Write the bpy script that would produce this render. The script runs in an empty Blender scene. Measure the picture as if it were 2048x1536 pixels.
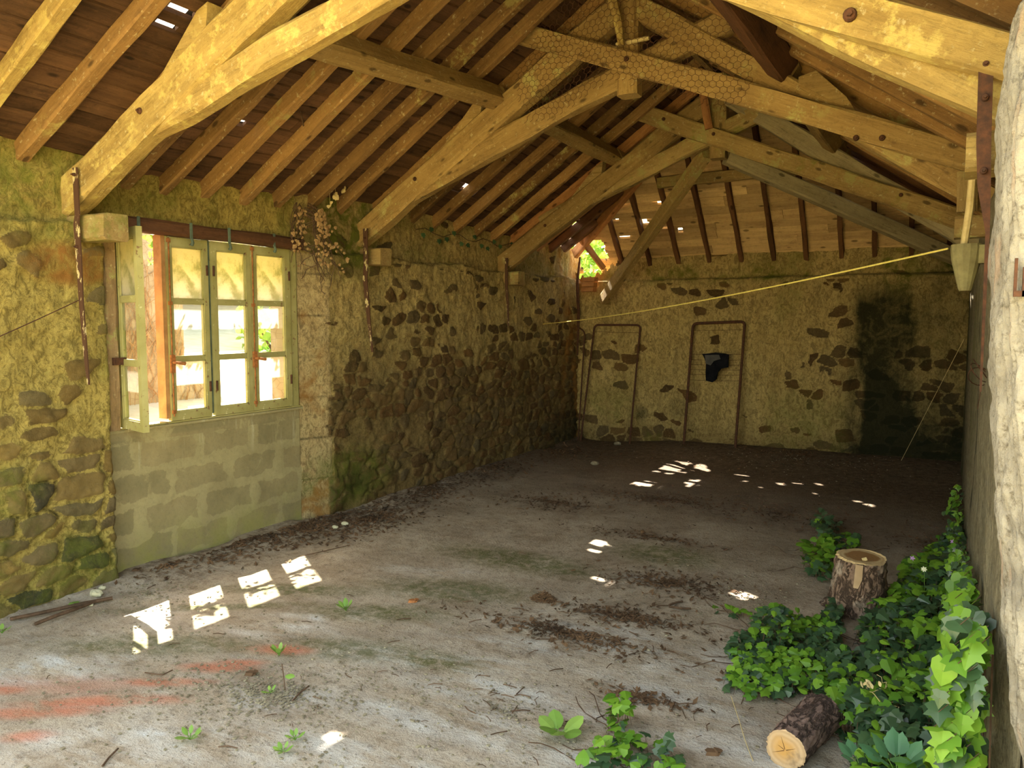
import bpy, math, random
import numpy as np
from mathutils import Vector, Matrix, noise as mn
R = random.Random(7)
SC = bpy.context.scene
COL = SC.collection
# ---------------------------------------------------------------- camera
F = 1540.0
VPX, VPY = 1908, 643
def _axes():
    d = Vector(((VPX-1024)/F, -(VPY-768)/F, -1)).normalized()
    u = Vector((0, 1, -d.y/d.z)).normalized()
    x = d.cross(u)
    return x, d, u
_x, _d, _u = _axes()
CM = Matrix((_x, _d, _u))            # camera space -> world
CP = Vector((0, 0, 1.6))
cam = bpy.data.cameras.new('camera'); cam.sensor_width = 36; cam.lens = 36*F/2048
cam.clip_start = .05; cam.clip_end = 300
co = bpy.data.objects.new('camera', cam); COL.objects.link(co)
co.matrix_world = Matrix.Translation(CP) @ CM.to_4x4()
SC.camera = co
# ---------------------------------------------------------------- light
SUN = Vector((.68, -.47, -1.0)).normalized()
w = bpy.data.worlds.new('sky'); SC.world = w; w.use_nodes = True
wn = w.node_tree.nodes; wl = w.node_tree.links
sky = wn.new('ShaderNodeTexSky'); sky.sky_type = 'NISHITA'; sky.sun_disc = False
sky.sun_elevation = math.asin(-SUN.z); sky.sun_rotation = math.atan2(-SUN.x, -SUN.y)
sky.dust_density = 2.0
hz = wn.new('ShaderNodeMix'); hz.data_type = 'RGBA'; hz.blend_type = 'MULTIPLY'; hz.inputs[0].default_value = 1   # thin warm summer haze
wl.new(sky.outputs[0], hz.inputs[6]); hz.inputs[7].default_value = (1.28, 1.0, .62, 1)
wl.new(hz.outputs[2], wn['Background'].inputs[0]); wn['Background'].inputs[1].default_value = 0.60
sl = bpy.data.lights.new('sun', 'SUN'); sl.energy = 20.0; sl.angle = math.radians(.55); sl.color = (1, .93, .80)
so = bpy.data.objects.new('sun', sl); COL.objects.link(so)
so.rotation_euler = SUN.to_track_quat('-Z', 'Y').to_euler(); so.location = (-8, 6, 14)
SC.view_settings.view_transform = 'Standard'; SC.view_settings.look = 'None'
SC.view_settings.gamma = 1; SC.view_settings.use_curve_mapping = False
SC.view_settings.exposure = 1.5
SC.cycles.max_bounces = 8; SC.cycles.diffuse_bounces = 6; SC.cycles.transparent_max_bounces = 16
SC.cycles.sample_clamp_indirect = 6

def ray(px, py):
    return CM @ Vector(((px-1024)/F, -(py-768)/F, -1))
def fl(px, py, z=0.0):
    r = ray(px, py); return CP + r*((z-CP.z)/r.z)
def onY(px, py, Y):
    r = ray(px, py); return CP + r*(Y/r.y)
def onX(px, py, X):
    r = ray(px, py); return CP + r*(X/r.x)
# ---------------------------------------------------------------- materials
MATS = {}
class NB:
    def __init__(s, name, rough=.85, bump=0):
        s.m = bpy.data.materials.new(name); s.m.use_nodes = True
        s.t = s.m.node_tree; s.n = s.t.nodes; s.l = s.t.links
        s.b = s.n['Principled BSDF']; s.b.inputs['Roughness'].default_value = rough
        s.b.inputs['Specular IOR Level'].default_value = .25
        s.obj = s.n.new('ShaderNodeTexCoord').outputs['Object']
        MATS[name] = s.m
    def put(s, sock, v):
        if isinstance(v, bpy.types.NodeSocket): s.l.new(v, sock)
        elif isinstance(v, (tuple, list)) and len(v) == 3 and sock.type == 'RGBA': sock.default_value = (*v, 1)
        else: sock.default_value = v
    def mp(s, scale, loc=(0,0,0), vec=None, rot=(0,0,0)):
        n = s.n.new('ShaderNodeMapping'); s.put(n.inputs['Vector'], vec or s.obj)
        n.inputs['Scale'].default_value = scale; n.inputs['Location'].default_value = loc; n.inputs['Rotation'].default_value = rot
        return n.outputs[0]
    def noise(s, scale, detail=4, vec=None, rough=.6, dist=0, color=False):
        n = s.n.new('ShaderNodeTexNoise'); s.put(n.inputs['Vector'], vec or s.obj)
        n.inputs['Scale'].default_value = scale; n.inputs['Detail'].default_value = detail
        n.inputs['Roughness'].default_value = rough; n.inputs['Distortion'].default_value = dist
        return n.outputs[1 if color else 0]
    def vor(s, scale, vec=None, feat='F1', out='Distance'):
        n = s.n.new('ShaderNodeTexVoronoi'); n.feature = feat; s.put(n.inputs['Vector'], vec or s.obj)
        n.inputs['Scale'].default_value = scale; return n.outputs[out]
    def ramp(s, f, stops, const=False):
        n = s.n.new('ShaderNodeValToRGB'); s.put(n.inputs[0], f); e = n.color_ramp.elements
        if const: n.color_ramp.interpolation = 'CONSTANT'
        while len(e) < len(stops): e.new(.5)
        for i, (p, c) in enumerate(stops):
            e[i].position = p; e[i].color = (*c, 1) if isinstance(c, tuple) else (c, c, c, 1)
        return n.outputs[0]
    def mr(s, f, a, b, c=0, d=1):
        n = s.n.new('ShaderNodeMapRange'); s.put(n.inputs[0], f)
        for i, v in enumerate((a, b, c, d)): n.inputs[i+1].default_value = v
        return n.outputs[0]
    def mix(s, f, a, b, mode='MIX'):
        n = s.n.new('ShaderNodeMix'); n.data_type = 'RGBA'; n.blend_type = mode
        s.put(n.inputs[0], f); s.put(n.inputs[6], a); s.put(n.inputs[7], b); return n.outputs[2]
    def math(s, op, a, b=0.0):
        n = s.n.new('ShaderNodeMath'); n.operation = op; n.use_clamp = op in ('ADD', 'MULTIPLY') ; s.put(n.inputs[0], a); s.put(n.inputs[1], b); return n.outputs[0]
    def attr(s, name, fac=True):
        n = s.n.new('ShaderNodeAttribute'); n.attribute_name = name; return n.outputs['Fac' if fac else 'Color']
    def rand(s):
        return s.n.new('ShaderNodeObjectInfo').outputs['Random']
    def sep(s, vec=None):
        n = s.n.new('ShaderNodeSeparateXYZ'); s.put(n.inputs[0], vec or s.obj); return n.outputs
    def out(s, col, bump=None, bs=.3, bd=.01):
        s.put(s.b.inputs['Base Color'], col)
        if bump is not None:
            n = s.n.new('ShaderNodeBump'); n.inputs['Strength'].default_value = bs; n.inputs['Distance'].default_value = bd
            s.put(n.inputs['Height'], bump); s.l.new(n.outputs[0], s.b.inputs['Normal'])
        return s.m

def wood(name, light, dark, axis=0, lichen=None, lich_amt=.5, knots=True, useprnd=False, moss=False, var=.35):
    s = NB(name, .82)
    sc = [13, 13, 13]; sc[axis] = 1.1
    off = s.n.new('ShaderNodeVectorMath'); off.operation = 'ADD'; s.l.new(s.obj, off.inputs[0])
    cb = s.n.new('ShaderNodeCombineXYZ'); rr = s.attr('prnd') if useprnd else s.rand()
    for i in range(3): s.l.new(_mul(s, rr, 37.0*(i+1)), cb.inputs[i])
    s.l.new(cb.outputs[0], off.inputs[1])
    v = off.outputs[0]
    g = s.noise(1.0, 6, s.mp(tuple(sc), vec=v), .65, .6)
    g2 = s.noise(3.1, 7, s.mp(tuple(x*1.6 for x in sc), vec=v), .78, .4); g3 = s.noise(26, 6, v, .8)
    c = s.mix(s.mr(g, .32, .68), dark, light)
    c = s.mix(s.mr(g2, .52, .66, 0, .6), c, tuple(x*.32 for x in dark))
    c = s.mix(s.mr(g3, .54, .66, 0, .5), c, tuple(x*.4 for x in dark)); c = s.mix(s.mr(g3, .44, .34, 0, .35), c, tuple(x*1.3 for x in light))
    big = s.noise(2.2, 4, v)
    c = s.mix(s.mr(big, .35, .7, 0, .4), c, tuple(x*1.25 for x in light))
    if knots:
        ks = [9, 9, 9]; ks[axis] = 4.0
        k = s.vor(1.0, s.mp(tuple(ks), vec=v))
        c = s.mix(s.mr(k, .10, .17, .8, 0), c, tuple(x*.3 for x in dark))
    # difference from beam to beam
    tint = s.ramp(rr, [(0, (1-var, 1-var*1.05, 1-var*1.1)), (.5, (1, .97, .93)), (1, (1+var*.3, 1+var*.3, 1+var*.25))])
    c = s.mix(1.0, c, tint, 'MULTIPLY')
    if lichen:
        l1 = s.noise(7, 8, v, .75); l2 = s.noise(1.6, 3, v)
        f = s.math('MULTIPLY', s.mr(l1, .52, .60), s.mr(l2, .62-lich_amt*.35, .72-lich_amt*.35))
        c = s.mix(f, c, lichen)
        l3 = s.noise(30, 4, v, .7)
        c = s.mix(s.math('MULTIPLY', s.mr(l3, .6, .68), .5), c, (.60, .52, .30))
    if moss:
        m1 = s.noise(2.5, 6, v, .7)
        c = s.mix(s.mr(m1, .57, .68, 0, .7), c, (.14, .17, .025))
    h = s.mix(.4, g2, g3)
    return s.out(c, h, .8, .012)
def _mul(s, a, b):
    n = s.n.new('ShaderNodeMath'); n.operation = 'MULTIPLY'; s.put(n.inputs[0], a); n.inputs[1].default_value = b; return n.outputs[0]

wood('beam_wood_yellow', (.43, .305, .105), (.22, .14, .045), 0, lichen=(.50, .385, .125), lich_amt=.8, knots=False, var=.1)
wood('beam_wood', (.385, .262, .105), (.21, .128, .047), 0, lichen=(.42, .37, .14), lich_amt=.25, var=.22)
wood('beam_wood_mossy', (.36, .255, .108), (.205, .13, .05), 0, lichen=(.33, .29, .11), lich_amt=.5, moss=True, var=.15)
wood('grey_wood', (.36, .30, .19), (.22, .175, .10), 0, var=.1)
wood('rafter_wood', (.35, .205, .08), (.185, .10, .037), 0, lichen=(.40, .34, .12), lich_amt=.25, var=.38)
wood('dark_rafter', (.16, .075, .035), (.07, .033, .018), 0, var=.3)
wood('lintel_wood', (.15, .065, .03), (.06, .028, .015), 0, knots=False, var=.1)
wood('post_wood', (.34, .23, .12), (.16, .10, .055), 0, knots=False, lichen=(.3, .28, .1), var=.1)
wood('board_dark', (.155, .08, .043), (.042, .021, .013), 1, useprnd=True, var=.42)
wood('board_hip', (.66, .47, .24), (.42, .27, .13), 0, useprnd=True, var=.35)
wood('broken_wood', (.50, .25, .10), (.25, .10, .04), 0, var=.2)

def wall_mat(name, m1, m2, mossc=(.13, .16, .025), stones=None, streak=0, rough=.9):
    s = NB(name, rough)
    n1 = s.noise(6, 10, None, .72, .8); n2 = s.noise(30, 8, None, .8, 1.2); n3 = s.noise(1.3, 4); n4 = s.noise(1, 8, s.mp((20, 20, 11), rot=(.6, 0, 0)), .8, 1.6)
    c = s.mix(s.mr(n1, .35, .68), m2, m1)
    c = s.mix(s.mr(n3, .4, .65, 0, .5), c, tuple(a*.72 for a in m1))
    c = s.mix(s.mr(n2, .52, .64, 0, .75), c, tuple(a*.33 for a in m2))
    c = s.mix(s.mr(n4, .49, .56, 0, .72), c, tuple(a*.42 for a in m2))
    c = s.mix(s.mr(n4, .44, .34, 0, .5), c, tuple(min(.8, a*1.35) for a in m1))
    c = s.mix(s.mr(n2, .28, .42, .5, 0), c, tuple(min(.75, a*1.45) for a in m1))
    if streak:
        st = s.noise(1, 5, s.mp((7, 7, .7)), .7)
        c = s.mix(s.mr(st, .5, .7, 0, streak), c, tuple(a*.4 for a in m2))
    c = s.mix(s.attr('soil'), c, s.mix(s.mr(n2, .38, .6), (.25, .165, .06), (.115, .07, .027)))
    cell = s.attr('cell')
    sc = s.ramp(cell, stones or [(0, (.10, .058, .022)), (.25, (.20, .10, .032)), (.5, (.145, .105, .05)), (.75, (.25, .145, .05)), (1, (.13, .105, .06))])
    sc = s.mix(s.mr(n1, .3, .7, 0, .5), sc, (.05, .03, .015))
    sc = s.mix(s.mr(n2, .50, .66, 0, .6), sc, (.30, .215, .09))
    e = s.math('ADD', s.attr('stone'), s.mr(s.mix(.5, n1, n2), .35, .65, -.42, .42))
    e = s.mr(e, .42, .58)
    c = s.mix(e, c, sc)
    # joints and cracks
    jf = s.math('MULTIPLY', s.attr('joint'), s.mr(n1, .38, .55, .2, 1))
    c = s.mix(jf, c, (.035, .022, .01))
    mo = s.math('MULTIPLY', s.attr('moss'), s.mr(n1, .38, .58))
    c = s.mix(mo, c, mossc)
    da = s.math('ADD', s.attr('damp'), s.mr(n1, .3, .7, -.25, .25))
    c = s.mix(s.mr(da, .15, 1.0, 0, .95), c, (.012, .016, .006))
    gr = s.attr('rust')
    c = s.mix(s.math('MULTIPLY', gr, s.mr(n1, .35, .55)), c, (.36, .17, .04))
    h = s.mix(.5, s.mix(.5, n1, n4), n2)
    return s.out(c, h, 1.0, .05)
wall_mat('wall_stone_yellow', (.64, .50, .155), (.45, .33, .085), mossc=(.17, .20, .022),
         stones=[(0, (.22, .15, .05)), (.3, (.34, .22, .06)), (.5, (.20, .17, .09)), (.7, (.40, .27, .08)), (.88, (.30, .22, .10)), (.97, (.06, .06, .045)), (1, (.05, .05, .04))])
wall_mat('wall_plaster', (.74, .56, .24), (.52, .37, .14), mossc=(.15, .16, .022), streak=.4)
wall_mat('dressed_stone', (.72, .56, .30), (.52, .36, .17))  # pale stone, brightened in colour for the window light on this reveal
wall_mat('wall_pale', (.50, .44, .30), (.38, .32, .20), streak=.7)
def infill_mat():
    s = NB('infill_blocks', .9)
    n1 = s.noise(4, 7, None, .65); n2 = s.noise(45, 5, None, .7)
    blk = s.mix(s.mr(n1, .35, .65), (.245, .20, .105), (.33, .27, .145))
    blk = s.mix(s.math('MULTIPLY', s.attr('cell'), .5), blk, (.175, .16, .085))
    mor = s.mix(s.mr(n1, .35, .65), (.29, .245, .13), (.37, .32, .17))
    e = s.math('ADD', s.attr('stone'), s.mr(s.noise(5, 9, None, .72, .6), .36, .64, -.55, .45))
    c = s.mix(s.mr(e, .4, .6), mor, blk)
    st = s.noise(1, 4, s.mp((14, 14, 1.2)), .7)
    z = s.sep()[2]
    c = s.mix(s.math('MULTIPLY', s.mr(st, .58, .66), s.mr(z, .6, .8, 0, .6)), c, (.48, .44, .30))
    c = s.mix(s.mr(n2, .5, .75, 0, .3), c, (.1, .09, .05))
    c = s.mix(s.math('MULTIPLY', s.mr(z, .35, 0, 0, .7), s.mr(n1, .4, .6)), c, (.22, .22, .05))
    return s.out(c, s.mix(.5, s.attr('stone'), n2), .4, .008)
infill_mat()
def floor_mat():
    s = NB('floor_dirt', .93)
    n1 = s.noise(2.3, 8, None, .7); n2 = s.noise(16, 8, None, .75); n3 = s.noise(70, 4, None, .7)
    nst = s.noise(1.0, 7, s.mp((2.2, 6.5, 1), rot=(0, 0, .18)), .72)
    c = s.mix(s.mr(n1, .35, .66), (.30, .23, .165), (.50, .415, .325))
    c = s.mix(s.mr(n2, .5, .66, 0, .65), c, (.13, .09, .055))
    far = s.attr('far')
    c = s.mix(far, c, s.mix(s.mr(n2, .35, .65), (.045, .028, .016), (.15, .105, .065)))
    mo = s.math('MULTIPLY', s.attr('moss'), s.mr(n2, .34, .54))
    c = s.mix(mo, c, (.115, .115, .035))
    re = s.math('MULTIPLY', s.attr('red'), s.mr(nst, .34, .54))
    c = s.mix(re, c, (.50, .15, .065))
    wh = s.math('MULTIPLY', s.attr('white'), s.mr(nst, .42, .66, 0, .8))
    c = s.mix(wh, c, (.62, .60, .58))
    wh2 = s.math('MULTIPLY', wh, s.mr(n1, .55, .65))
    c = s.mix(wh2, c, (.62, .65, .70))
    li = s.math('MULTIPLY', s.math('MULTIPLY', s.attr('litter'), s.mr(n2, .44, .56)), s.mr(s.noise(5, 5, None, .7), .42, .56, .15, .9))
    c = s.mix(li, c, s.mix(s.mr(n3, .4, .6), (.07, .04, .025), (.20, .13, .08)))
    c = s.mix(s.mr(n3, .60, .68, 0, .75), c, (.07, .05, .032))
    c = s.mix(s.mr(n3, .36, .30, 0, .55), c, (.52, .47, .38))
    return s.out(c, s.mix(.5, n2, n3), .9, .02)
floor_mat()
def simple(name, c1, c2, scale=12, rough=.8, metal=0, bs=.2, det=5):
    s = NB(name, rough); s.b.inputs['Metallic'].default_value = metal
    n = s.noise(scale, det, None, .65)
    return s.out(s.mix(s.mr(n, .35, .65), c1, c2), n, bs, .004)
simple('rust_metal', (.10, .04, .02), (.045, .022, .015), 40, .8)
simple('rust_orange', (.42, .16, .05), (.2, .08, .03), 40, .8)
def peel():
    s = NB('peeling_iron', .7)
    n = s.noise(22, 6, s.mp((1, 1, .4)), .7)
    return s.out(s.mix(s.mr(n, .57, .59), (.075, .035, .02), (.52, .42, .22)), n, .4, .004)
peel()
def sashp():
    s = NB('sash_paint', .6)
    n = s.noise(18, 7, None, .7); n2 = s.noise(4, 4)
    c = s.mix(s.mr(n2, .35, .65), (.30, .27, .10), (.40, .36, .16))
    c = s.mix(s.mr(n, .60, .64), c, (.20, .12, .06))
    c = s.mix(s.mr(n, .36, .32, 0, .8), c, (.62, .58, .36))
    return s.out(c, n, .4, .003)
sashp()
simple('sash_green_dark', (.12, .16, .12), (.07, .09, .07), 10)
simple('jamb_orange', (.50, .27, .11), (.34, .17, .07), 9)
simple('black_cloth', (.006, .0065, .009), (.012, .012, .016), 14, 1)
MATS['black_cloth'].node_tree.nodes['Principled BSDF'].inputs['Specular IOR Level'].default_value = 0
simple('grey_cloth', (.08, .075, .075), (.05, .05, .055), 14, .9)
simple('cut_stone', (.28, .25, .12), (.19, .16, .08), 14, .9, bs=.6)
simple('rope_yellow', (.80, .66, .20), (.66, .52, .12), 60, .5)
simple('straw', (.62, .50, .26), (.5, .38, .18), 30, .8)
simple('twig', (.12, .07, .045), (.06, .035, .02), 30, .9)
simple('dry_leaf', (.38, .25, .12), (.20, .11, .05), 20, .9)
simple('litter', (.15, .085, .045), (.05, .028, .016), 3, .95)
simple('rubble', (.30, .26, .18), (.16, .13, .09), 12, .95, bs=.5)
simple('pale_stone', (.55, .52, .38), (.40, .37, .25), 12, .95, bs=.5)
simple('slate', (.07, .07, .075), (.04, .04, .045), 6, .7)
simple('yard_gravel', (.56, .53, .45), (.46, .42, .34), 5, .95)
simple('grass_ground', (.30, .25, .09), (.40, .33, .14), 3, .95)
simple('outside_render', (.20, .19, .17), (.15, .14, .125), 2, .95)
simple('shelf_blue_paint', (.05, .09, .2), (.3, .3, .32), 20, .7)
def branchwall():
    s = NB('outside_stone', .95)
    n1 = s.noise(4, 6); v = s.vor(9, s.mp((1, 1, 2)), 'DISTANCE_TO_EDGE', 0)
    c = s.mix(s.mr(n1, .35, .65), (.30, .24, .15), (.42, .35, .24))
    c = s.mix(s.mr(v, .0, .05, .5, 0), c, (.2, .14, .08))
    return s.out(c, n1, .5, .01)
branchwall()
def leafm(name, c1, c2, rough=.45, spec=.35, vein=True, tr=.25):
    s = NB(name, rough); s.b.inputs['Specular IOR Level'].default_value = spec
    n = s.noise(9, 3)
    a = s.attr('prnd')
    c = s.mix(a, c1, c2)
    c = s.mix(s.mr(n, .4, .7, 0, .35), c, tuple(x*.6 for x in c1))
    s.put(s.b.inputs['Base Color'], c)
    t = s.n.new('ShaderNodeBsdfTranslucent'); s.put(t.inputs[0], c)
    mx = s.n.new('ShaderNodeMixShader'); mx.inputs[0].default_value = tr
    s.l.new(s.b.outputs[0], mx.inputs[1]); s.l.new(t.outputs[0], mx.inputs[2])
    s.l.new(mx.outputs[0], s.n['Material Output'].inputs[0])
    return s.m
leafm('ivy_young', (.075, .19, .018), (.20, .36, .03))
leafm('ivy_old', (.022, .052, .024), (.055, .11, .045), .35, .5, tr=.1)
leafm('weed_leaf', (.16, .30, .05), (.28, .42, .09))
leafm('nettle_leaf', (.10, .24, .12), (.16, .34, .17))
leafm('bush_leaf', (.14, .30, .03), (.42, .50, .08), tr=.4)
leafm('tree_leaf', (.08, .16, .03), (.2, .30, .06), tr=.35)
leafm('petal_purple', (.65, .35, .75), (.7, .4, .8))
leafm('petal_white', (.8, .8, .5), (.85, .85, .7))
def bark(name, c1, c2, sc):
    s = NB(name, .95)
    nv = s.noise(sc*.35, 6, s.mp((1, 1, .45)), .62, .8)
    v = s.math('MULTIPLY', s.math('ABSOLUTE', s.math('SUBTRACT', nv, .5)), 2.2)
    n = s.noise(25, 6, None, .7); n2 = s.noise(7, 5)
    c = s.mix(s.mr(n, .35, .65), c1, c2)
    c = s.mix(s.mr(v, .0, .16, .8, 0), c, tuple(x*.22 for x in c2))
    if 'pale' in name: c = s.mix(s.mr(n2, .52, .6, 0, .8), c, (.34, .27, .21))
    return s.out(c, s.mix(.35, s.mr(v, 0, .15), n), 1, .012)
bark('bark_pale', (.26, .17, .12), (.16, .10, .07), 60)
bark('bark_pine', (.25, .165, .135), (.15, .095, .08), 46)
def endgrain(name, a, b, c_, cx=0, cy=0):
    s = NB(name, .8)
    x, y, z = s.sep(); n = s.noise(6, 5, None, .7)
    wv = s.n.new('ShaderNodeTexWave'); wv.wave_type = 'RINGS'; wv.rings_direction = 'Z'
    wv.inputs['Scale'].default_value = 16; wv.inputs['Distortion'].default_value = 2.5; wv.inputs['Detail'].default_value = 3
    s.l.new(s.obj, wv.inputs[0])
    c = s.mix(s.mr(wv.outputs[1], .2, .9, 0, .55), a, b)
    ln = s.n.new('ShaderNodeVectorMath'); ln.operation = 'LENGTH'
    cb = s.n.new('ShaderNodeCombineXYZ'); s.l.new(x, cb.inputs[0]); s.l.new(y, cb.inputs[1]); s.l.new(cb.outputs[0], ln.inputs[0])
    c = s.mix(s.mr(s.math('ADD', ln.outputs['Value'], s.mr(n, .3, .7, -.02, .02)), cx, cy), c_, c)
    c = s.mix(s.mr(n, .55, .66, 0, .6), c, tuple(t*.4 for t in b))
    return s.out(c, wv.outputs[1], .2, .003)
endgrain('stump_top', (.52, .38, .20), (.42, .28, .13), (.27, .14, .05), .078, .09)
endgrain('log_end', (.46, .32, .19), (.33, .215, .12), (.45, .25, .08), .02, .06)
def glass(name, c_dirt, amt, z0, z1, moss=.0):
    """old pane: clear or clouded by dirt and algae"""
    s = NB(name, .3)
    n = s.noise(9, 7, None, .7); n2 = s.noise(3, 3)
    z = s.sep()[2]
    dz = s.mr(z, z0, z1)
    f = s.math('MULTIPLY', s.math('ADD', dz, s.mr(n, .3, .7, -.12, .12)), amt)
    dcol = s.mix(s.mr(z, -.15, .04), (.80, .78, .66), c_dirt)
    dcol = s.mix(s.math('MULTIPLY', s.mr(n, .45, .62), moss), dcol, (.30, .32, .07))
    tr = s.n.new('ShaderNodeBsdfTransparent'); tr.inputs[0].default_value = (.93, .95, .90, 1)
    gl = s.n.new('ShaderNodeBsdfGlossy'); gl.inputs['Roughness'].default_value = .08
    m0 = s.n.new('ShaderNodeMixShader'); m0.inputs[0].default_value = .05
    s.l.new(tr.outputs[0], m0.inputs[1]); s.l.new(gl.outputs[0], m0.inputs[2])
    tl = s.n.new('ShaderNodeBsdfTranslucent'); s.put(tl.inputs[0], dcol)
    df = s.n.new('ShaderNodeBsdfDiffuse'); s.put(df.inputs[0], dcol)
    m1 = s.n.new('ShaderNodeMixShader'); m1.inputs[0].default_value = .25
    s.l.new(tl.outputs[0], m1.inputs[1]); s.l.new(df.outputs[0], m1.inputs[2])
    m2 = s.n.new('ShaderNodeMixShader'); s.put(m2.inputs[0], f)
    s.l.new(m0.outputs[0], m2.inputs[1]); s.l.new(m1.outputs[0], m2.inputs[2])
    s.l.new(m2.outputs[0], s.n['Material Output'].inputs[0])
    return s.m
glass('pane_glass', (.8, .8, .7), .12, 0, 0.01)
glass('pane_dirty', (.86, .80, .46), .99, -.40, -.12, .5)
# ---------------------------------------------------------------- mesh tools
class MB:
    def __init__(s): s.v = []; s.f = []; s.r = []; s.mi = []; s.cur = 0
    def add(s, vs, fs, r=0.0):
        b = len(s.v); s.v += [tuple(p) for p in vs]; s.r += [r]*len(vs)
        s.f += [tuple(i+b for i in f) for f in fs]; s.mi += [s.cur]*len(fs)
    def box(s, c, d, M=None, r=0.0):
        x, y, z = (q/2 for q in d); c = Vector(c)
        vs = [Vector((i*x, j*y, k*z)) for i in (-1, 1) for j in (-1, 1) for k in (-1, 1)]
        vs = [(M @ p if M else p)+c for p in vs]
        s.add(vs, [(0,1,3,2),(4,6,7,5),(0,4,5,1),(2,3,7,6),(0,2,6,4),(1,5,7,3)], r)
    def bb(s, x0, x1, y0, y1, z0, z1, r=0.0):
        s.box(((x0+x1)/2, (y0+y1)/2, (z0+z1)/2), (abs(x1-x0), abs(y1-y0), abs(z1-z0)), None, r)
    def tube(s, pts, rad, n=8, cap=True, r=0.0):
        pts = [Vector(p) for p in pts]; m = len(pts)
        if not isinstance(rad, (list, tuple)): rad = [rad]*m
        vs = []; prev = None
        for i, p in enumerate(pts):
            t = (pts[min(i+1, m-1)]-pts[max(i-1, 0)]).normalized()
            if prev is None:
                a = t.orthogonal().normalized()
            else:
                a = (prev - t*prev.dot(t)).normalized()
            prev = a; b = t.cross(a)
            for k in range(n):
                q = 2*math.pi*k/n; vs.append(p+(a*math.cos(q)+b*math.sin(q))*rad[i])
        fs = [(i*n+k, i*n+(k+1) % n, (i+1)*n+(k+1) % n, (i+1)*n+k) for i in range(m-1) for k in range(n)]
        if cap: fs += [tuple(range(n-1, -1, -1)), tuple((m-1)*n+k for k in range(n))]
        s.add(vs, fs, r)
    def build(s, name, mats, parent=None, smooth=False, M=None, attr=True):
        me = bpy.data.meshes.new(name); me.from_pydata(s.v, [], s.f); me.update()
        if isinstance(mats, str): mats = [mats]
        for m in mats: me.materials.append(MATS[m])
        if len(mats) > 1: me.polygons.foreach_set('material_index', s.mi)
        if attr:
            a = me.attributes.new('prnd', 'FLOAT', 'POINT'); a.data.foreach_set('value', s.r)
        if smooth: me.polygons.foreach_set('use_smooth', [True]*len(me.polygons))
        o = bpy.data.objects.new(name, me); COL.objects.link(o)
        M = M or Matrix.Identity(4)
        if parent: o.parent = parent; o.matrix_basis = world(parent).inverted() @ M
        else: o.matrix_basis = M
        return o
def world(o):
    return (world(o.parent) @ o.matrix_basis) if o.parent else o.matrix_basis.copy()
def empty(name, loc):
    o = bpy.data.objects.new(name, None); o.location = loc; COL.objects.link(o)
    o.empty_display_size = .1
    return o
def tag(o, label, cat, group=None, kind=None):
    o['label'] = label; o['category'] = cat
    if group: o['group'] = group
    if kind: o['kind'] = kind
    return o
def struct(o, label=None, cat=None):
    o['kind'] = 'structure'
    if label: o['label'] = label
    if cat: o['category'] = cat
    return o
def recenter(o, c):
    c = Vector(c); me = o.data; me.transform(Matrix.Translation(-c)); o.matrix_basis = o.matrix_basis @ Matrix.Translation(c)
    return o
def frame(a, b, up=(0, 0, 1)):
    a = Vector(a); b = Vector(b); x = (b-a).normalized(); up = Vector(up)
    z = (up-x*up.dot(x)).normalized(); y = z.cross(x)
    M = Matrix((x, y, z)).transposed().to_4x4(); M.translation = a
    return M, (b-a).length
def beam(name, a, b, w, h, mat, parent=None, up=(0, 0, 1), seed=0, wob=.006, cham=.014, step=.09, bow=0, taper=(1, 1)):
    """sawn or hewn timber with chamfered, slightly wavy edges; local x along its length"""
    M, L = frame(a, b, up); n = max(2, int(L/step)); rr = random.Random(seed*13+5)
    ph = [rr.uniform(0, 6.28) for _ in range(24)]
    mb = MB(); vs = []
    for i in range(n+1):
        x = L*i/n; t = taper[0]+(taper[1]-taper[0])*i/n
        W = w/2*t; H = h/2*t; c = cham
        oct_ = [(-W+c, -H), (W-c, -H), (W, -H+c), (W, H-c), (W-c, H), (-W+c, H), (-W, H-c), (-W, -H+c)]
        oz = bow*4*(i/n)*(1-i/n)
        for k, (y, z) in enumerate(oct_):
            j = wob*(math.sin(x*9+ph[k])*.5+math.sin(x*23+ph[k+8])*.3+math.sin(x*4+ph[k+16])*.6)
            j2 = wob*(math.sin(x*7+ph[(k+5) % 8])*.6)
            vs.append((x, y+(j if abs(y) > W-c-.001 else 0)+j2*.3, z+(j2 if abs(z) > H-c-.001 else 0)+oz))
    fs = [(i*8+k, i*8+(k+1) % 8, (i+1)*8+(k+1) % 8, (i+1)*8+k) for i in range(n) for k in range(8)]
    fs = [f[::-1] for f in fs]
    fs += [tuple(range(8)), tuple(n*8+k for k in range(7, -1, -1))]
    mb.add(vs, fs, rr.random())
    return mb.build(name, mat, parent, M=M)
# numpy noise
def _h(ix, iy, s):
    q = (ix.astype(np.int64)*374761393+iy.astype(np.int64)*668265263+s*1442695041) & 0xffffffff
    q = ((q ^ (q >> 13))*1274126177) & 0xffffffff
    return ((q ^ (q >> 16)) & 0xffff)/65535.0
def vn(x, y, s=0):
    ix = np.floor(x); iy = np.floor(y); fx = x-ix; fy = y-iy
    fx = fx*fx*(3-2*fx); fy = fy*fy*(3-2*fy)
    return (_h(ix, iy, s)*(1-fx)+_h(ix+1, iy, s)*fx)*(1-fy)+(_h(ix, iy+1, s)*(1-fx)+_h(ix+1, iy+1, s)*fx)*fy
def fbm(x, y, s=0, o=5):
    t = 0; a = .5
    for i in range(o): t = t+a*vn(x*2**i, y*2**i, s+i*7); a *= .5
    return t
def ss(a, b, x):
    t = np.clip((x-a)/(b-a), 0, 1); return t*t*(3-2*t)
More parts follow.
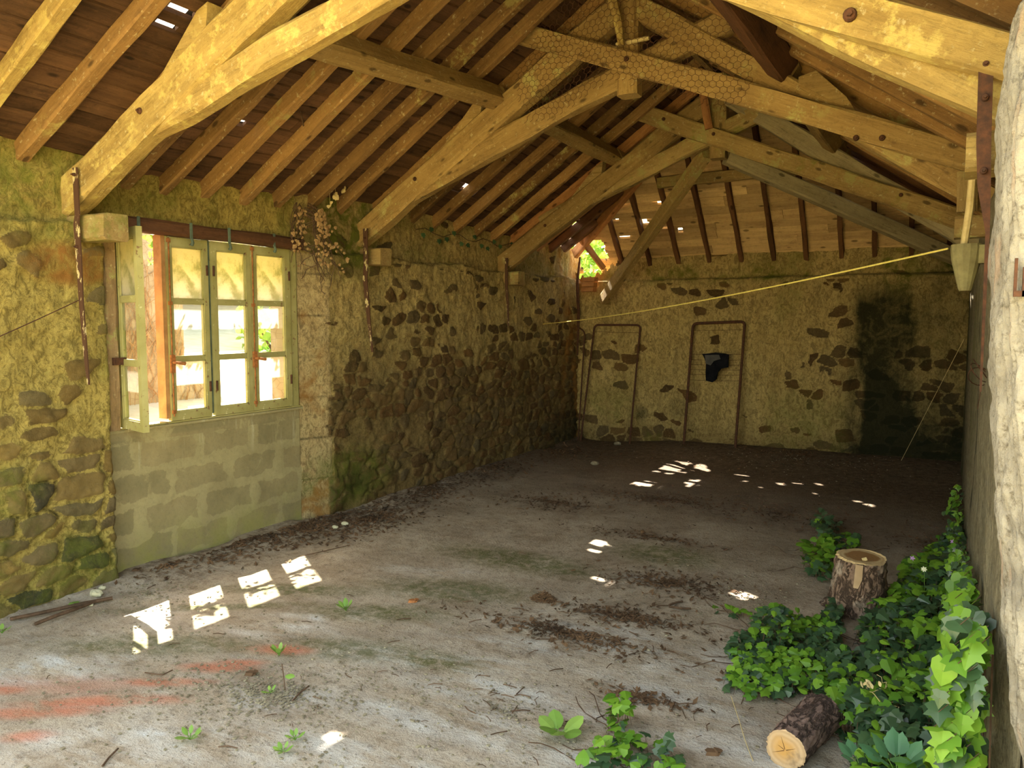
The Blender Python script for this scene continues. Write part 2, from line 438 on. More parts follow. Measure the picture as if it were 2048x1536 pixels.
def stones(u, v, su, sv, s):
    """irregular coursed rubble: cell random, edge distance (m-ish)"""
    uu = u/su+(fbm(u*4, v*4, s+50, 4)-.45)*1.1; vv = v/sv+(fbm(u*3, v*4, s+60, 4)-.45)*1.1
    iu = np.floor(uu); iv = np.floor(vv)
    d1 = np.full(u.shape, 9.); d2 = np.full(u.shape, 9.); cid = np.zeros(u.shape)
    for a in (-1, 0, 1):
        for b in (-1, 0, 1):
            cu = iu+a; cv = iv+b
            px = cu+.5+(_h(cu, cv, s)-.5)*.85+.5*(np.mod(cv, 2)-.5); py = cv+.5+(_h(cu, cv, s+3)-.5)*.55
            d = np.sqrt((uu-px)**2+((vv-py)*1.05)**2)
            c = _h(cu, cv, s+9)
            nw = d < d1
            d2 = np.where(nw, d1, np.minimum(d2, d)); cid = np.where(nw, c, cid); d1 = np.where(nw, d, d1)
    return cid, d2-d1
def grid_obj(name, P, attrs, mat, keep=None, smooth=True, flip=False, parent=None):
    ny, nx = P.shape[:2]
    idx = np.arange(nx*ny).reshape(ny, nx)
    q = np.stack([idx[:-1, :-1], idx[:-1, 1:], idx[1:, 1:], idx[1:, :-1]], -1)
    if flip: q = q[..., ::-1]
    if keep is not None: q = q[keep]
    q = q.reshape(-1, 4)
    me = bpy.data.meshes.new(name)
    me.vertices.add(nx*ny); me.vertices.foreach_set('co', P.reshape(-1).astype(np.float32))
    me.loops.add(q.size); me.loops.foreach_set('vertex_index', q.reshape(-1).astype(np.int32))
    me.polygons.add(len(q)); me.polygons.foreach_set('loop_start', (np.arange(len(q))*4).astype(np.int32))
    me.update(calc_edges=True); me.validate()
    for k, a in attrs.items():
        at = me.attributes.new(k, 'FLOAT', 'POINT'); at.data.foreach_set('value', a.reshape(-1).astype(np.float32))
    me.polygons.foreach_set('use_smooth', [smooth]*len(me.polygons))
    me.materials.append(MATS[mat])
    o = bpy.data.objects.new(name, me); COL.objects.link(o)
    if parent: o.parent = parent
    return o
# ---------------------------------------------------------------- roof surfaces
XL, XR, YF = -4.5, .2, 9.5
def zfL(Y): return np.interp(Y, [0, 2.4, 3, 3.9, 5, 6, 7.4, 9.5], [2.47, 2.47, 2.43, 2.44, 2.50, 2.52, 2.46, 2.45])
def sL(Y): return np.interp(Y, [0, 1, 2.4, 3.3, 4, 5, 7, 9.5], [.50, .50, .505, .55, .60, .64, .66, .66])
def rL(X, Y): return zfL(Y)+sL(Y)*(X-XL)           # underside of left rafters
def rR(X, Y): return 2.42+.70*(XR-X)               # underside of right rafters
def ridgeX(Y): return (2.42+.70*XR-zfL(Y)+sL(Y)*XL)/(sL(Y)+.70)
def rH(Y): return 2.40+1.03*(YF-Y)
RH = .10
def hipY(X, left):                                   # where the slope meets the hip
    return 7.9+1.6*np.clip(abs(X+2.1)/2.4, 0, 1.6)
holesL = [(-3.387, 2.595, .021, .085), (-3.498, 2.59, .020, .085), (-3.609, 2.50, .02, .015),
          (-4.09, 6.25, .05, .045), (-4.12, 6.40, .05, .05), (-3.31, 6.05, .05, .05), (-3.95, 3.47, .02, .035), (-3.19, 6.66, .02, .015), (-3.9, 5.72, .03, .03),
          (-4.38, 8.42, .07, .16), (-4.12, 8.8, .025, .20), (-4.45, 9.3, .22, .28)]
holesH = [(-4.35, 9.45, .34, .26), (-4.1, 9.2, .10, .08), (-3.66, 8.97, .07, .015), (-3.70, 8.9, .04, .015), (-3.69, 9.31, .08, .015), (-3.8, 9.36, .04, .015),
          (-3.13, 9.25, .08, .015), (-3.36, 9.17, .08, .015), (-3.12, 9.0, .06, .015), (-2.83, 8.88, .05, .02), (-2.95, 9.28, .05, .02), (-2.77, 8.79, .06, .02), (-2.64, 8.69, .06, .015),
          (-3.75, 9.12, .06, .015), (-.86, 8.72, .10, .02)]
HG = [(-1.0+.045*k, 8.64+.03*k, .035, .05) for k in range(12)]
holesR = [(-.88, 8.3, .03, .30)]+[(a+.03, b-.02, .05, .07) for a, b, c, d in HG]
holesH += HG
def hole(x, y, L, pad=0.0):
    for i, (hx, hy, a, b) in enumerate(L):
        j = 1+.25*math.sin(x*37+i)+.25*math.sin(y*41+i*2)
        if ((x-hx)/(a+pad))**2+((y-hy)/(b+pad))**2 < j: return True
    return False
def deck(name, side):
    mb = MB(); rr = random.Random(31 if side == 'L' else 32 if side == 'R' else 33)
    if side in 'LR':
        x = -4.93 if side == 'L' else .60; dx = .112 if side == 'L' else -.112
        zf = (lambda X, Y: rL(X, Y)+RH) if side == 'L' else (lambda X, Y: rR(X, Y)+RH)
        H = holesL if side == 'L' else holesR
        while (x < -1.75) if side == 'L' else (x > -2.2):
            x1 = x+dx*rr.uniform(.85, 1.2); gap = .0055*(1 if side == 'L' else -1)
            xm = (x+x1)/2; yend = float(hipY(xm, 0)); y = 1.35+rr.uniform(-.04, .04)
            while y < yend:
                ye = min(yend, y+rr.uniform(1.4, 3.2)); if_r = rr.random(); dz = rr.uniform(0, .006); tl = rr.uniform(-.004, .004)
                st = .03
                for sb in range(3):
                  k = y; s0 = x+(x1-x)*sb/3; s1 = x+(x1-x)*(sb+1)/3; xs = (s0+s1)/2
                  while k < ye:
                    while k < ye and hole(xs, k, H): k += st
                    a = k
                    while k < ye and not hole(xs, k, H): k += st
                    b = min(k, ye)
                    if b-a < .01: continue
                    ns = max(1, int((b-a)/.35)); ring = []
                    for i in range(ns+1):
                        Y = a+(b-a)*i/ns; wv = .002*math.sin(Y*11+if_r*20)
                        rx = ridgeX(Y); A = s0+(gap if sb == 0 else 0)+wv; B = s1-(gap if sb == 2 else 0)+wv
                        if side == 'L': A = min(A, rx); B = min(B, rx)
                        else: A = max(A, rx); B = max(B, rx)
                        tA, tB = tl*(1-2*sb/3), tl*(1-2*(sb+1)/3)
                        ring += [(A, Y, zf(A, Y)+dz+tA), (B, Y, zf(B, Y)+dz+tB), (B, Y, zf(B, Y)+dz+.022), (A, Y, zf(A, Y)+dz+.022)]
                    fs = [(i*4+q, i*4+(q+1) % 4, i*4+4+(q+1) % 4, i*4+4+q) for i in range(ns) for q in range(4)]
                    fs += [(3, 2, 1, 0), (ns*4, ns*4+1, ns*4+2, ns*4+3)]
                    if side == 'R': fs = [f[::-1] for f in fs]
                    fs = [f[::-1] for f in fs]
                    mb.add(ring, fs, if_r)
                y = ye+.004
            x = x1
        o = mb.build(name, 'board_dark' if side == 'L' else 'board_side')
        # slates over the boards
        mb = MB(); X0, X1 = (-4.95, -1.75) if side == 'L' else (-2.2, .62)
        nx = int((X1-X0)/.05); ny = int((9.75-1.33)/.05)
        for i in range(nx):
            for j in range(ny):
                a, b = X0+(X1-X0)*i/nx, X0+(X1-X0)*(i+1)/nx; c, d = 1.33+8.42*j/ny, 1.33+8.42*(j+1)/ny
                xm, ym = (a+b)/2, (c+d)/2; rx = float(ridgeX(ym))
                if (side == 'L' and xm > rx+.03) or (side == 'R' and xm < rx-.03) or ym > hipY(xm, 0)+.05: continue
                if hole(xm, ym, H, .035): continue
                mb.add([(p, q, zf(p, q)+.055) for p, q in ((a, c), (b, c), (b, d), (a, d))], [(0, 1, 2, 3)])
        s = mb.build('slates', 'slate', o); return o
    # hip end
    y = 9.72
    zf = lambda Y: rH(Y)+.08
    while y > 7.85:
        y1 = y-.085*rr.uniform(.85, 1.2); ym = (y+y1)/2
        ext = 2.4*max(0, (ym-7.9)/1.6)
        x = -2.1-ext; xe = -2.1+ext
        while x < xe:
            xb = min(xe, x+rr.uniform(1.2, 2.6)); r_ = rr.random(); dz = rr.uniform(0, .006)
            for sb in range(3):
              k = x; t0 = y+(y1-y)*sb/3; t1 = y+(y1-y)*(sb+1)/3; ys = (t0+t1)/2
              while k < xb:
                while k < xb and hole(k, ys, holesH): k += .02
                a = k
                while k < xb and not hole(k, ys, holesH): k += .02
                b = min(k, xb)
                if b-a < .01: continue
                g = .005 if sb == 0 else 0; h_ = .005 if sb == 2 else 0
                p = [(a, t0-g, zf(t0)+dz), (b, t0-g, zf(t0)+dz), (b, t1+h_, zf(t1)+dz), (a, t1+h_, zf(t1)+dz)]
                mb.add(p+[(q[0], q[1], q[2]+.025) for q in p], [(0, 1, 2, 3), (7, 6, 5, 4), (0, 4, 5, 1), (1, 5, 6, 2), (2, 6, 7, 3), (3, 7, 4, 0)], r_)
            x = xb+.003
        y = y1
    o = mb.build(name, 'board_hip'); mb = MB()
    for i in range(100):
        for j in range(40):
            a, b = -4.75+5.3*i/100, -4.75+5.3*(i+1)/100; c, d = 7.88+1.86*j/40, 7.88+1.86*(j+1)/40
            xm, ym = (a+b)/2, (c+d)/2
            if abs(xm+2.1) > 2.4*(ym-7.9)/1.6+.05 or hole(xm, ym, holesH, .03): continue
            mb.add([(p, q, zf(q)+.06) for p, q in ((a, c), (b, c), (b, d), (a, d))], [(0, 1, 2, 3)])
    mb.build('slates', 'slate', o)
    return o
wood('board_side', (.17, .092, .044), (.06, .03, .017), 1, useprnd=True, var=.4)
o = struct(deck('ceiling', 'L'), 'dark brown board underside of the left roof slope', 'roof'); o.name = 'ceiling'
o = struct(deck('ceiling', 'R'), 'dark board underside of the right roof slope', 'roof')
o = struct(deck('ceiling', 'H'), 'pale horizontal boards of the hipped far end of the roof', 'roof')
# ---------------------------------------------------------------- left wall
def xbase(Y, Z):
    x = np.where(Y < 2.81, -4.405, np.where(Y > 4.455, -4.50+.105*np.clip((Y-4.455)/.23, 0, 1), -4.5)).astype(float)
    x = np.where((Z > 2.165+.02*np.sin(Y*5)), np.minimum(x, -4.47), x)     # set back above the ledge
    return x
Ys = np.concatenate([np.arange(.9, 2.80, .015), [2.805, 2.815], np.arange(2.83, 4.45, .018), np.arange(4.455, 9.72, .0155)])
Zs = np.arange(-.05, 2.70, .0145)
Y, Z = np.meshgrid(Ys, Zs)
# each column's top follows the roof
top = zfL(Y)+.12
cid, ed = stones(Y, Z, .21, .115, 3)
cid2, ed2 = stones(Y+50, Z, .185, .105, 8)
near = Y < 2.81
pier = (Y > 4.452) & (Y < 4.70+.06*(np.mod(np.floor(Z/.33), 2)-.5))
c = np.where(near, cid, cid2); e = np.where(near, ed, ed2)
expo = np.where(near, ss(1.05, .55, Z)*.85+.24, ss(1.9, .75, Z)*.62+.20)
expo = expo+(fbm(Y*1.7, Z*1.7, 4)-.48)*.9
expo = np.where(Z > 2.12, .06, expo)
sel = ((np.mod(c*7.31, 1)) < expo)
sz = .5+.9*_h(np.floor(c*997), np.floor(c*131), 3)       # stones buried to different depths
st = np.where(sel, ss(.02, .30, e*sz+.25*(fbm(Y*16, Z*16, 18)-.47)), 0)
joint = np.where(sel | (expo > .8), ss(.06, .0, e), 0)*ss(.35, .8, expo)*ss(.35, .6, fbm(Y*5, Z*5, 19))
# dressed quoins beside the window
qr = np.mod(Z/.33+.3*np.floor(Y/10), 1); qe = np.minimum(qr, 1-qr)*.33
qid = _h(np.floor(Z/.33), np.zeros_like(Z)+5, 2)
st = np.where(pier, 0, st); joint = np.where(pier, ss(.012, .0, qe)*.8, joint)
disp = st*.018+(fbm(Y*4, Z*4, 1)-.5)*.05+(fbm(Y*14, Z*14, 2, 4)-.5)*.035+(fbm(Y*38, Z*38, 6, 3)-.44)*.014
disp = disp-joint*.018
disp = np.where(pier, disp*.5, disp)
inw = (Y > 2.81) & (Y < 4.47)
disp = np.where(inw & (Z < 2.2), 0, disp)
X = xbase(Y, Z)+disp
ztop = np.minimum(Z, top)
P = np.stack([X, Y, ztop], -1)
moss = np.clip(ss(.46, .62, fbm(Y*1.9+9, Z*1.5, 12))*np.where(near, .6, .12)+ss(2.0, 2.25, Z)*.5*ss(.42, .6, fbm(Y*3, Z*3, 15)), 0, 1)
moss += .8*ss(.5, .1, np.abs(Y-5.0))*ss(1.85, 2.1, Z)+.9*ss(.55, .2, np.hypot((Y-4.95)*.8, (Z-.28)*1.6))
rust = .85*pier*ss(.50, .62, fbm(Y*4+3, Z*4, 23))+np.where(near, ss(.16, .08, np.hypot((Y-2.62)*.45, Z-1.93)), 0)+.8*ss(.5, .2, np.abs(Y-9.35))*ss(.45, .6, fbm(Y*4, Z*2, 20))  # on the pier: scattered orange patches
damp = .9*ss(7.2, 9.6, Y)*ss(1.0, 0, Z)+.45*ss(.35, .05, np.hypot((Y-4.98)*.8, (Z-.25)*1.6))  # darker low down towards the far corner, plus one patch by the pier
damp = damp+.25*np.exp(-((Z-2.165)/.02)**2)  # darker line along the ledge
Yc = (Ys[:-1]+Ys[1:])/2; Zc = (Zs[:-1]+Zs[1:])/2
keep = ~((Yc[None, :] > 2.812) & (Yc[None, :] < 4.452) & (Zc[:, None] < 2.245))
keep &= (P[1:, :-1, 2]-P[:-1, :-1, 2]) > 1e-4
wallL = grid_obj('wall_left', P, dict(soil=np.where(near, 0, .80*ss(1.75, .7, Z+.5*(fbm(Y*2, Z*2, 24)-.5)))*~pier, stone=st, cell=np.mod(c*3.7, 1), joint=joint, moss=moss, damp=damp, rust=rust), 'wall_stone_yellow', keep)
struct(wallL, 'rubble stone left wall with yellow lime mortar and green moss', 'wall')
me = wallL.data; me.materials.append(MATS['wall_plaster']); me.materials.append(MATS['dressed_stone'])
cen = np.zeros(len(me.polygons)*3); me.polygons.foreach_get('center', cen); cen = cen.reshape(-1, 3)
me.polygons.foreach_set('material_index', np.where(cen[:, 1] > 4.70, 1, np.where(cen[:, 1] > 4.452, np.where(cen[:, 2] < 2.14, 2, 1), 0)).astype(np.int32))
mb = MB()   # body of the wall and the outside reveals
mb.bb(-4.85, -4.53, .9, 2.90, 0, 2.3); mb.bb(-4.85, -4.60, 2.9, 4.5, 0, .88)
mb.bb(-4.85, -4.60, 2.9, 4.5, 2.22, 2.40)
mb.build('wall_body', 'jamb_orange', wallL)
mb = MB(); mb.bb(-4.85, -4.56, 4.5, 9.75, 0, 2.3); mb.build('wall_body', 'outside_stone', wallL)
# infill of concrete blocks under the window
Ys = np.arange(2.79, 4.50, .012); Zs = np.arange(-.04, .915, .012)
Y, Z = np.meshgrid(Ys, Zs)
row = np.floor(Z/.215); off = np.mod(row, 2)*.25; ub = (Y+off)/.47
eu = np.minimum(np.mod(ub, 1), 1-np.mod(ub, 1))*.47; ev = np.minimum(np.mod(Z/.215, 1), 1-np.mod(Z/.215, 1))*.215
ee = np.minimum(eu*.75, ev)+(fbm(Y*6, Z*6, 44)-.5)*.09
st = ss(.006, .05, ee); cc = _h(np.floor(ub), row, 4)
st = np.where(Z > .83, .75, st)
X = -4.50+(fbm(Y*5, Z*5, 41)-.5)*.012-st*.003
o = grid_obj('wall_infill', np.stack([X, Y, Z], -1), dict(stone=st, cell=cc), 'infill_blocks')
struct(o, 'grey concrete block infill under the window, smeared with mortar', 'wall')
mb = MB(); mb.bb(-4.60, -4.515, 2.8, 4.49, 0, .91); mb.bb(-4.62, -4.49, 2.8, 4.49, .905, .925); mb.build('infill_core', 'infill_blocks', o, attr=False)
# ---------------------------------------------------------------- far wall
Xs = np.arange(-4.6, .6, .016); Zs = np.arange(-.05, 2.62, .016)
X, Z = np.meshgrid(Xs, Zs)
cid, ed = stones(X, Z, .20, .12, 21)
expo = .06+.55*ss(.5, .1, Z)+.45*ss(-1.9, -1.0, X)*ss(1.7, 1.2, Z)*ss(.2, .6, Z)+(fbm(X*1.6, Z*1.6, 31)-.47)*1.0
expo = np.where(Z > 2.08, .04, expo)
sel = np.mod(cid*5.77, 1) < expo
st = np.where(sel, ss(.0, .26, ed+.2*(fbm(X*16, Z*16, 38)-.47)), 0); joint = np.where(sel, ss(.06, 0, ed), 0)*ss(.45, .8, expo)
Y = YF-.03+np.where(Z > 2.13+.012*np.sin(X*6), .09, 0)+(fbm(X*3, Z*3, 33)-.5)*-.04-(fbm(X*12, Z*12, 34)-.5)*.015-np.where(st > 0, -.012*st, 0)
moss = .95*ss(2.36, 2.22, Z)*ss(2.02, 2.16, Z)*ss(.35, .55, fbm(X*3, Z*4, 35))+.7*ss(.46, .60, fbm(X*1.8, Z*1.1, 36))*ss(-2.6, -1.2, X)*ss(.9, 2.0, Z)
moss += .5*ss(.50, .64, fbm(X*2.7+4, Z*1.7, 37))*ss(1.2, .3, Z)
wob = .30*(fbm(X*9, Z*1.3, 39)-.5)
damp = 1.05*ss(.55, .08, np.abs(X+.66+wob))*ss(2.25, 1.7, Z)*(.75+.5*fbm(X*5, Z*2, 40))+.5*ss(-.5, -.1, X)+.55*ss(-1.5, -.2, X)*ss(1.1, .1, Z)+.35*ss(-3.6, -4.5, X)*ss(.5, 0, Z)+.15*ss(.12, 0, Z)  # black damp stain, then darker towards the corners and the floor
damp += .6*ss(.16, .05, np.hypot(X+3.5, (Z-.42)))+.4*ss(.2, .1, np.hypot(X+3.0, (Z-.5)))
damp += .5*np.exp(-((Z-2.125)/.015)**2)*ss(-4, -3, X)  # darker line where the wall steps back
rust = 1.2*ss(-3.85, -4.3, X)*ss(1.85, 2.1, Z)
top = 2.56+Z*0
P = np.stack([X, Y, Z], -1)
Xc = (Xs[:-1]+Xs[1:])/2; Zc = (Zs[:-1]+Zs[1:])/2
lim = np.interp(Xc, [-4.6, -4.45, -4.3, -4.1, -3.9, -3.8], [2.30, 2.22, 2.16, 2.26, 2.36, 2.6])+.03*np.sin(Xc*60)
keep = Zc[:, None] < lim[None, :]
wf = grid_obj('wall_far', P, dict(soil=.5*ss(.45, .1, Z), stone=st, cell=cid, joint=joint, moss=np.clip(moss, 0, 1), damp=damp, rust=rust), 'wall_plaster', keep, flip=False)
struct(wf, 'far plastered stone wall with moss band and black damp stain', 'wall')
mb = MB(); mb.bb(-5.0, -3.85, 9.56, 9.95, 0, 2.12); mb.bb(-3.85, .8, 9.62, 9.95, 0, 2.50); mb.build('wall_body', 'wall_plaster', wf)
# ---------------------------------------------------------------- right wall and jamb
Ys = np.arange(2.12, 9.6, .03); Zs = np.arange(-.05, 2.75, .03)
Y, Z = np.meshgrid(Ys, Zs)
X = .135+.05*ss(2.5, 2.12, Y)+(fbm(Y*1.5, Z*.6, 71)-.5)*.05+(fbm(Y*9, Z*5, 72)-.5)*.012+np.where(Z > 2.2, .1, 0)
st = Z*0; moss = .9*ss(.5, .6, fbm(Y*1.2, Z*.8, 74))*ss(4.5, 8, Y)
damp = .8*ss(6.5, 9, Y)+.9*np.exp(-((Y-5.4-.2*np.sin(Z*5))/.09)**2)*ss(1.9, 1.5, Z)*ss(.1, .5, Z)  # darker towards the far end, with one upright dark streak
o = grid_obj('wall_right', np.stack([X, Y, Z], -1), dict(stone=st, cell=st, joint=st, moss=moss, damp=damp, rust=st), 'wall_pale', None, flip=True)
struct(o, 'right wall of streaked pale plaster seen edge on', 'wall')
mb = MB(); mb.bb(.2, .6, 2.3, 9.95, 0, 2.42); mb.build('wall_body', 'wall_pale', o)
# jamb at the open front
n = 60; A = []
prof = [(.80, 2.06), (.45, 2.05), (.30, 2.05), (.20, 2.06), (.15, 2.075), (.118, 2.10), (.10, 2.15), (.10, 2.25), (.105, 2.4), (.12, 2.55), (.16, 2.7)]
pu = np.interp(np.linspace(0, 1, 150), np.linspace(0, 1, len(prof)), [p[0] for p in prof]); pv = np.interp(np.linspace(0, 1, 150), np.linspace(0, 1, len(prof)), [p[1] for p in prof])
Zs = np.arange(-.05, 2.62, .015)
U, Z = np.meshgrid(np.arange(150), Zs)
bx = pu[U]; by = pv[U]
edge = np.interp(Z, [0, .5, .69, .81, 1.07, 1.29, 1.65, 2.0, 2.09, 2.3, 2.4], [.075, .072, .055, .038, .022, -.005, -.023, -.029, -.029, -.006, .01])
nz = (fbm(U*.05, Z*5, 81)-.5)*.03+(fbm(U*.4, Z*25, 82, 4)-.5)*.012+(vn(U*.15, Z*9, 83)-.5)*.012
X = bx+edge+nz*1.3+.006; Yj = by+nz*.6
P = np.stack([X, Yj, np.minimum(Z, 2.31+.02*np.sin(U*.2))], -1)
zr = Z*0
o = grid_obj('wall_front', P, dict(stone=zr, cell=zr+.9, joint=zr, moss=.15*ss(.5, .6, fbm(U*.1, Z*3, 85)), damp=zr, rust=.8*ss(.62, .72, fbm(U*.12, Z*4, 86))), 'wall_pale', None, flip=False)
struct(o, 'rough grey white jamb of the open front at the right edge', 'wall')
jp = NB('jamb_plaster', .95)
a1 = jp.noise(6, 8, None, .7); a2 = jp.noise(40, 6, None, .75); a3 = jp.noise(2.2, 3)
cc_ = jp.mix(jp.mr(a1, .35, .65), (.22, .195, .16), (.40, .37, .32))
cc_ = jp.mix(jp.mr(a2, .52, .66, 0, .8), cc_, (.10, .08, .055))
cc_ = jp.mix(jp.mr(a3, .62, .72, 0, .35), cc_, (.14, .145, .16))
cc_ = jp.mix(jp.math('MULTIPLY', jp.attr('rust'), .7), cc_, (.36, .24, .17))
jp.out(cc_, jp.mix(.5, a1, a2), 1, .02)
o.data.materials[0] = MATS['jamb_plaster']
# ---------------------------------------------------------------- floor
Xs = np.arange(-4.7, .9, .028); Ys = np.arange(.6, 9.7, .028)
X, Y = np.meshgrid(Xs, Ys)
def floorz(X, Y):
    X = np.asarray(X, float); Y = np.asarray(Y, float)
    return (fbm(X*2, Y*2, 91)-.48)*.022+(fbm(X*9, Y*9, 92)-.48)*.012+.10*ss(8.2, 9.4, Y)*ss(-4.2, -2.6, X)+.035*ss(-3.95, -4.45, X)*ss(.3, .6, fbm(X*3, Y*2, 93))
def FZ(x, y): return float(floorz(np.array([[x]]), np.array([[y]]))[0, 0])
Zf = floorz(X, Y)
def blob(px, py, rx, ry, rot=0):
    """soft patch on the floor, centre given where it lies in the barn"""
    c = fl(px, py); dx = X-c.x; dy = Y-c.y; cr, sr = math.cos(rot), math.sin(rot)
    return ss(1.25, .3, np.hypot((dx*cr+dy*sr)/rx, (-dx*sr+dy*cr)/ry))
white = .0
for b in [(60, 1345, .45, .12, .5), (230, 1500, .5, .16, .5), (380, 1490, .45, .14, .4), (190, 1320, .3, .07, .5), (560, 1265, .35, .08, .4), (560, 1400, .3, .12, .4),
          (860, 1430, .45, .16, .3), (1000, 1390, .5, .14, .2), (930, 1330, .45, .10, .4), (1100, 1500, .7, .14, 0), (1230, 1270, .35, .14, .1), (1350, 1330, .5, .22, 0), (1400, 1420, .3, .15, 0), (700, 1520, .8, .14, .2), (1500, 1500, .4, .16, 0), (620, 1235, .3, .05, .4),
          (850, 1140, .4, .1, .3), (560, 1255, .3, .05, .4), (1280, 1160, .3, .12, .3), (1480, 1330, .3, .2, 0), (1050, 1290, .45, .1, .2), (1360, 1400, .4, .15, 0)]:
    white = np.maximum(white, blob(*b))
white = np.clip(white*.95+.30*ss(5, 2.2, Y), 0, 1)
red = 0
for b in [(80, 1425, .30, .06, .55), (260, 1400, .28, .055, .5), (170, 1405, .35, .06, .55), (330, 1365, .25, .05, .5), (430, 1335, .22, .06, .5), (480, 1325, .14, .04, .5), (55, 1475, .12, .05, .5), (10, 1380, .12, .05, .5), (560, 1300, .2, .06, .4), (100, 1370, .5, .12, .5)]:
    red = np.maximum(red, blob(*b)*(.45 if b[2] > .4 else 1))
mossf = 0
for b in [(1030, 1120, .7, .25, 0), (900, 1180, .6, .22, .3), (1330, 1110, .45, .3, 0), (750, 1225, .5, .14, .4), (600, 1180, .6, .12, .45), (700, 1300, .4, .16, .4), (860, 1320, .3, .12, .2), (1120, 1140, .3, .1, 0), (300, 1290, .6, .15, .5), (420, 1215, .7, .06, .6)]:
    mossf = np.maximum(mossf, blob(*b))
mossf = np.clip(mossf*.85, 0, 1)
litter = ss(-3.75, -4.25, X+.25*(fbm(X*2, Y*2, 95)-.5))*ss(2.6, 3.2, Y)*.9
for b in [(1130, 1270, .55, .14, .5), (1330, 1165, .45, .22, .5), (1180, 1250, .5, .1, .4), (1050, 1300, .3, .1, .3), (1330, 1000, .8, .3, 0), (1100, 1005, .5, .25, 0), (1550, 1030, .9, .5, 0), (1600, 920, 1.6, 1.0, 0), (1300, 1060, .5, .12, .4), (1900, 1090, .5, .3, 0), (1300, 1400, .3, .08, 0), (1240, 900, 1.2, .5, 0)]:
    litter = np.maximum(litter, blob(b[0], b[1], b[2]*1.3, b[3]*1.3, b[4])*.6*ss(.38, .6, fbm(X*4, Y*5, 97)))
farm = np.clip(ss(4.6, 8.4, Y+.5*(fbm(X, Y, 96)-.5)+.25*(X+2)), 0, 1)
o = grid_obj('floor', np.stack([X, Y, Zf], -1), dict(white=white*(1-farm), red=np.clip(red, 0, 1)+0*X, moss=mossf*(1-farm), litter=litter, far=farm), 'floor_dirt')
struct(o, 'dusty earth and concrete floor with white bloom and red stain', 'floor')
# ---------------------------------------------------------------- grounds outside
mb = MB(); mb.bb(-30, 30, -40, .62, -.12, -.02); mb.bb(.88, 30, .62, 40, -.12, -.02)
struct(mb.build('front_yard', 'grass_ground', attr=False), 'grassy ground in front of the barn', 'ground')
mb = MB(); mb.add([(-4.86, -2, .3), (-4.86, 12, .3), (-5.6, 12, .80), (-5.6, -2, .80), (-11.2, 30, 1.5), (-11.2, -2, 1.5), (-5.6, 30, .8)], [(0, 3, 2, 1), (3, 5, 4, 6, 2)])
struct(mb.build('side_yard', 'yard_gravel', attr=False), 'sunlit pale gravel yard seen through the window', 'ground')
mb = MB(); mb.bb(-4.6, 30, 9.96, 40, -.12, 1.4); struct(mb.build('bank_behind', 'grass_ground', attr=False), 'grassy bank behind the far wall', 'ground')
# ---------------------------------------------------------------- window
win = empty('window_1', (-4.50, 3.65, .93)); struct(win, 'four casement wooden window with leftmost sash swung open', 'window')
mb = MB()
mb.bb(-4.56, -4.50, 2.905, 2.935, .925, 2.20); mb.bb(-4.56, -4.50, 4.375, 4.46, .925, 2.20); mb.bb(-4.56, -4.50, 2.935, 4.375, 2.165, 2.215); mb.bb(-4.58, -4.49, 2.905, 4.46, .922, .936)
mb.build('window_frame', 'sash_paint', win)
mb = MB(); mb.bb(-4.58, -4.50, 3.262, 3.290, .957, 2.165); mb.build('mullion', 'jamb_orange', win)
mb = MB(); mb.bb(-4.56, -4.503, 3.618, 3.640, .957, 2.165); mb.build('mullion', 'sash_green_dark', win)
ZR = [(.998, 1.337), (1.362, 1.722), (1.748, 2.095)]
def sash(M, wd, stl=.042, hnd=None, dirty=(0, 0, 1), hinge_side=0):
    mb = MB()
    def b(y0, y1, z0, z1, x0=-.018, x1=.018): mb.bb(x0, x1, y0, y1, z0, z1)
    b(0, stl, .940, 2.155); b(wd-stl, wd, .940, 2.155); b(stl, wd-stl, .940, .998); b(stl, wd-stl, 2.095, 2.155)
    b(stl, wd-stl, 1.337, 1.362, -.013, .013); b(stl, wd-stl, 1.722, 1.748, -.013, .013)
    # raised mouldings
    for z0, z1 in ZR:
        for y0, y1, a, c in ((stl, stl+.008, z0, z1), (wd-stl-.008, wd-stl, z0, z1), (stl, wd-stl, z0, z0+.008), (stl, wd-stl, z1-.008, z1)): mb.bb(-.010, .012, y0, y1, a, c)
    s = mb.build('sash', 'sash_paint', win, M=M)
    for i, (z0, z1) in enumerate(ZR):
        g = MB(); g.box((0, 0, 0), (.003, wd-2*stl, z1-z0))
        g.build('pane', 'pane_dirty' if dirty[2-i] == 0 and i == 2 else 'pane_glass', s, M=M @ Matrix.Translation((0, wd/2, (z0+z1)/2)), attr=False)
    hy = .012 if hinge_side == 0 else wd-.012
    for z in (1.15, 1.95):
        g = MB(); g.tube([(.022, hy, z-.035), (.022, hy, z+.035)], .008); g.build('hinge', 'rust_metal', s, M=M)
    if hnd == 'bolt':
        g = MB(); g.tube([(.026, .012, .97), (.026, .012, 2.15)], .005, 6)
        for z in (1.72, 2.13, 1.0): g.bb(.018, .032, 0, .024, z-.012, z+.012)
        g.bb(.018, .034, -.002, .03, 1.26, 1.38); g.tube([(.036, .012, 1.33), (.06, .012, 1.33), (.07, .075, 1.32)], [.010, .010, .013])
        g.build('espagnolette_bolt', 'rust_orange', s, M=M)
    return s
d = (Vector((-4.145, 2.865, 0))-Vector((-4.485, 2.945, 0))).normalized()
Ms = Matrix((Vector((-d.y, d.x, 0))*-1, d, Vector((0, 0, 1)))).transposed().to_4x4(); Ms.translation = (-4.485, 2.945, 0)
sash(Ms, .348, .045, None, (0, 1, 1))
sash(Matrix.Translation((-4.505, 3.292, 0)), .322, .038, 'bolt', (0, 1, 1), 1)
